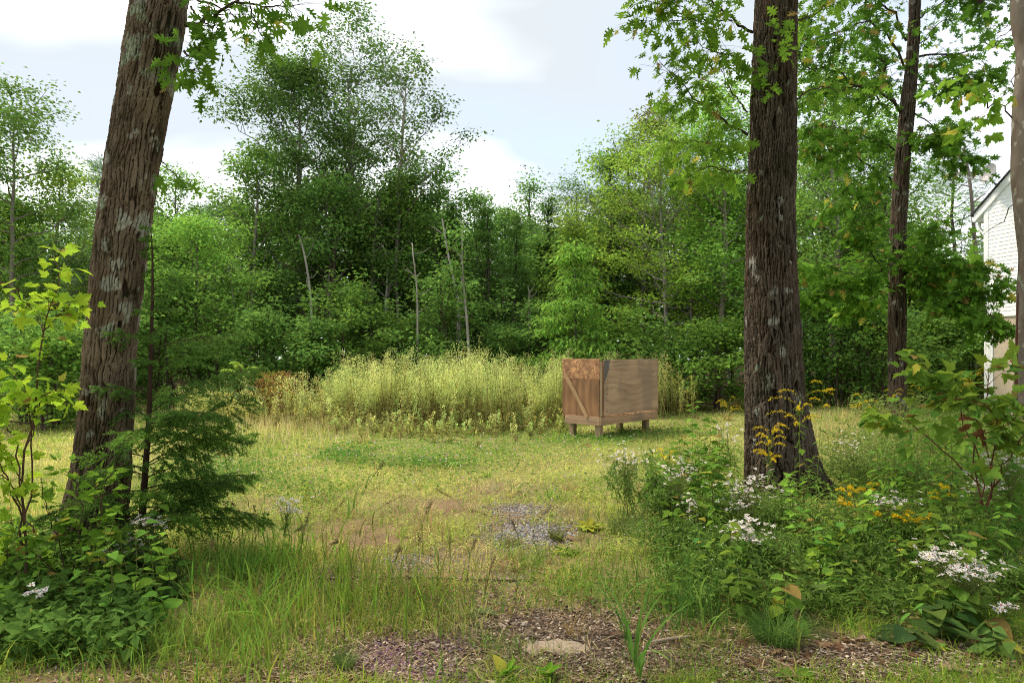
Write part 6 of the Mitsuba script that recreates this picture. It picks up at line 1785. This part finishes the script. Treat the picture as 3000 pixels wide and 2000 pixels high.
def stalk(label, pts, d, nbl, bl, seed, col=(.13, .22, .045), head=True, w=.010):
    """A tall single grass with its blades and seed head, through pixel points."""
    rs = np.random.default_rng(seed)
    k = thing('grass_stalk', label, 'grass stalk')
    p = [P(a, b, d) for a, b in pts]
    p[0][2] = gz(p[0][0], p[0][1]) - .01
    path = curve(p, 14)
    part(k, 'stem', MB().add(*tubes(path, np.linspace(.0028, .0012, 14), 5), np.asarray(col) * [1.1, .9, .9]).shape('matte', True))
    for i in range(nbl):
        q = path[int((.06 + .62 * (i + rs.uniform(0, 1)) / nbl) * 13)]
        c = np.asarray(col) * rs.normal(1, .15)
        part(k, 'blade', MB().add(*blades(q[None], np.array([bl * rs.uniform(.7, 1.2)]), np.array([w]), np.array([rs.uniform(0, 6.28)]), np.array([rs.uniform(.5, 1.0)]), c[None], 8)).shape('foliage', True))
    if head:
        n = 80
        s = rs.uniform(.80, 1.0, n)
        q = np.stack([np.interp(s, np.linspace(0, 1, 14), path[:, j]) for j in range(3)], 1) + rs.normal(0, .008, (n, 3))
        part(k, 'seed_head', MB().add(*scatter(SLIM, q, unit(rs.normal(0, .5, (n, 3)) + unit(path[-1] - path[-3])), unit(rs.normal(0, 1, (n, 3))), rs.uniform(.012, .022, n), np.array([.17, .14, .07]) * rs.normal(1, .2, (n, 1)))).shape('foliage'), None, 'stuff')


stalk('tall green stalk with drooping leaf and seed head left of centre', [(940, 1660), (1010, 1530), (1055, 1460), (1090, 1400), (1125, 1355)], 4.9, 6, .28, 1, (.15, .27, .05), True, .016)
stalk('dark stalk standing before the purple flare chips', [(1190, 1960), (1192, 1800), (1200, 1640)], 3.5, 4, .2, 2)
stalk('upright stalk at the left end of the litter', [(1130, 1790), (1145, 1700), (1172, 1600)], 4.3, 4, .22, 3)
stalk('tall foxtail with many arching blades in the front right of centre', [(1880, 2030), (1850, 1920), (1800, 1800), (1740, 1670)], 3.35, 12, .46, 4, (.16, .32, .06), False, .022)
stalk('slim straight reed like stalk crossing the front of the bank', [(1872, 2030), (1878, 1850), (1890, 1620), (1895, 1480)], 3.35, 3, .25, 5, (.3, .3, .1), False)
stalk('stalk in front of the purple flare chips', [(1300, 2010), (1292, 1900), (1280, 1750)], 3.4, 4, .2, 6)
stalk('reddish thin stalk in the middle foreground', [(1415, 1775), (1430, 1700), (1448, 1630)], 4.5, 2, .15, 7, (.16, .12, .05))
stalk('leaning grass stalk rising above the left hand grass', [(860, 1720), (880, 1600), (905, 1500)], 4.8, 4, .22, 8)
stalk('seeding stalk above the arching grass by the hemlock', [(600, 1760), (612, 1650), (622, 1585)], 4.5, 4, .25, 9)
stalk('stalk at the front of the grass tuft', [(2340, 1960), (2338, 1860), (2335, 1790)], 3.6, 4, .16, 10, (.22, .3, .06))
stalk('grass stalk right of the tall foxtail', [(2075, 1990), (2062, 1850), (2050, 1720), (2010, 1600)], 3.8, 4, .3, 11, (.2, .34, .06), False, .016)
for i in range(22):
    px, d = rs.uniform(620, 1600), rs.uniform(3.9, 6.2)
    b_ = HZ + (CH) / d * F
    stalk('thin seeding grass stalk scattered in the front of the clearing', [(px, b_), (px + rs.normal(0, 12), b_ - 150 / d * 3), (px + rs.normal(0, 40), b_ - rs.uniform(220, 340) / d * 3)], d, 3, .2, 1600 + i, (.17, .22, .055), rs.random() < .6)
    labels[[q for q in labels if q.startswith('grass_stalk')][-1]]['group'] = 'seeding grass stalks of the clearing'

# fallen leaves, sticks and the flat stone
fl_cols = [(.24, .13, .075), (.33, .21, .13), (.20, .10, .07), (.38, .27, .18)]
for i in range(60):
    px, py = (rs.uniform(2000, 2950), rs.uniform(1880, 1995)) if i < 18 or i > 44 else ((rs.uniform(1700, 2120), rs.uniform(1850, 1930)) if i < 28 else (rs.uniform(1350, 1760), rs.uniform(1580, 1800)))
    x, y = on_ground(px, py)
    k = numbered('fallen_leaf')
    a = rs.uniform(0, 6.28)
    X, Y, Z = frames(np.array([[math.cos(a), math.sin(a), rs.normal(0, .15)]]), np.array([[rs.normal(0, .25), rs.normal(0, .25), 1]]))
    scene[k] = {**leaf_ply('oak', fl_cols[i % 4]), 'to_world': mat(X[0], Y[0], Z[0], rs.uniform(.08, .13), np.array([x, y, gz(x, y) + .022]))}
    labels[k] = {'label': 'brown fallen oak leaf lying on the bare litter', 'category': 'leaf', 'group': 'fallen oak leaves'}
k = numbered('fallen_leaf')
x, y = on_ground(2700, 1950)
scene[k] = {**leaf_ply('maple', (.34, .38, .16)), 'to_world': mat(np.array([1, 0, 0.]), np.array([0, 1, 0.]), UP, .12, np.array([x, y, gz(x, y) + .02]))}
labels[k] = {'label': 'pale green fallen maple leaf on the dirt strip', 'category': 'leaf'}
for i, (x0, y0, x1, y1, r, lab) in enumerate([
        (1560, 1672, 1640, 1690, .008, 'pale stick lying in the middle grass'), (1740, 1865, 1960, 1905, .012, 'dark stick across the litter right of the flat stone'),
        (1760, 1880, 1880, 1868, .010, 'short dark stick crossing the longer one'), (1900, 1895, 2030, 1880, .016, 'thick weathered stick on the dead leaves'),
        (1540, 1870, 1590, 1878, .009, 'light stick above the flat stone'), (1760, 1795, 1930, 1812, .005, 'thin grey twig above the litter'),
        (2060, 1900, 2040, 1960, .010, 'pale stick left of the grass tuft'), (2760, 1910, 2820, 1960, .005, 'thin curved twig on the dirt strip'),
        (2420, 1918, 2480, 1925, .006, 'small stick in front of the right bank'), (1425, 1845, 1470, 1850, .008, 'curled bark strip at the edge of the litter'), (1210, 1560, 1260, 1545, .008, 'pale stick near the middle of the field')]):
    a, b_ = on_ground(x0, y0), on_ground(x1, y1)
    A, B = np.array([*a, gz(*a) + r]), np.array([*b_, gz(*b_) + r * 1.5])
    path = curve([A, (A + B) / 2 + [rs.normal(0, .02), rs.normal(0, .02), .012], B], 9)
    k = thing('fallen_stick', lab, 'stick')
    scene[k] = MB().add(*tubes(path, r * np.array([.6, 1, .9, 1.05, .9, .95, .8, .7, .35]) * .8, 6), [(.30, .24, .18), (.10, .07, .05), (.2, .16, .12)][(i + (i > 3)) % 3] if i not in (1, 2) else (.085, .06, .045)).shape('matte', True)
x, y = on_ground(1640, 1905)
b_ = trimesh.creation.icosphere(3)
v = b_.vertices * [.24, .10, .022]
v = v * (1 + .35 * (meshkit.fbm(v * [7, 7, 3] + 3, 3, seed=3)[:, None] - .5)) * [1, 1, 1]
v[:, :2] *= (.62 + .75 * meshkit.fbm(np.column_stack([v[:, :2] * 9, 0 * v[:, 0]]), 3, seed=12))[:, None]
v[:, 2] = np.minimum(v[:, 2], .016) + (meshkit.fbm(v * 26, 4, seed=8) - .5) * .026
k = thing('flat_stone', 'pale flat stone half buried in the wood chips', 'stone')
scene[k] = MB().add(v + [x, y, float(gz(x, y)) + .004], b_.faces, np.array([.34, .27, .20]) * (.7 + .6 * meshkit.fbm(v * 14, 4, seed=9)[:, None])).shape('bark', True)
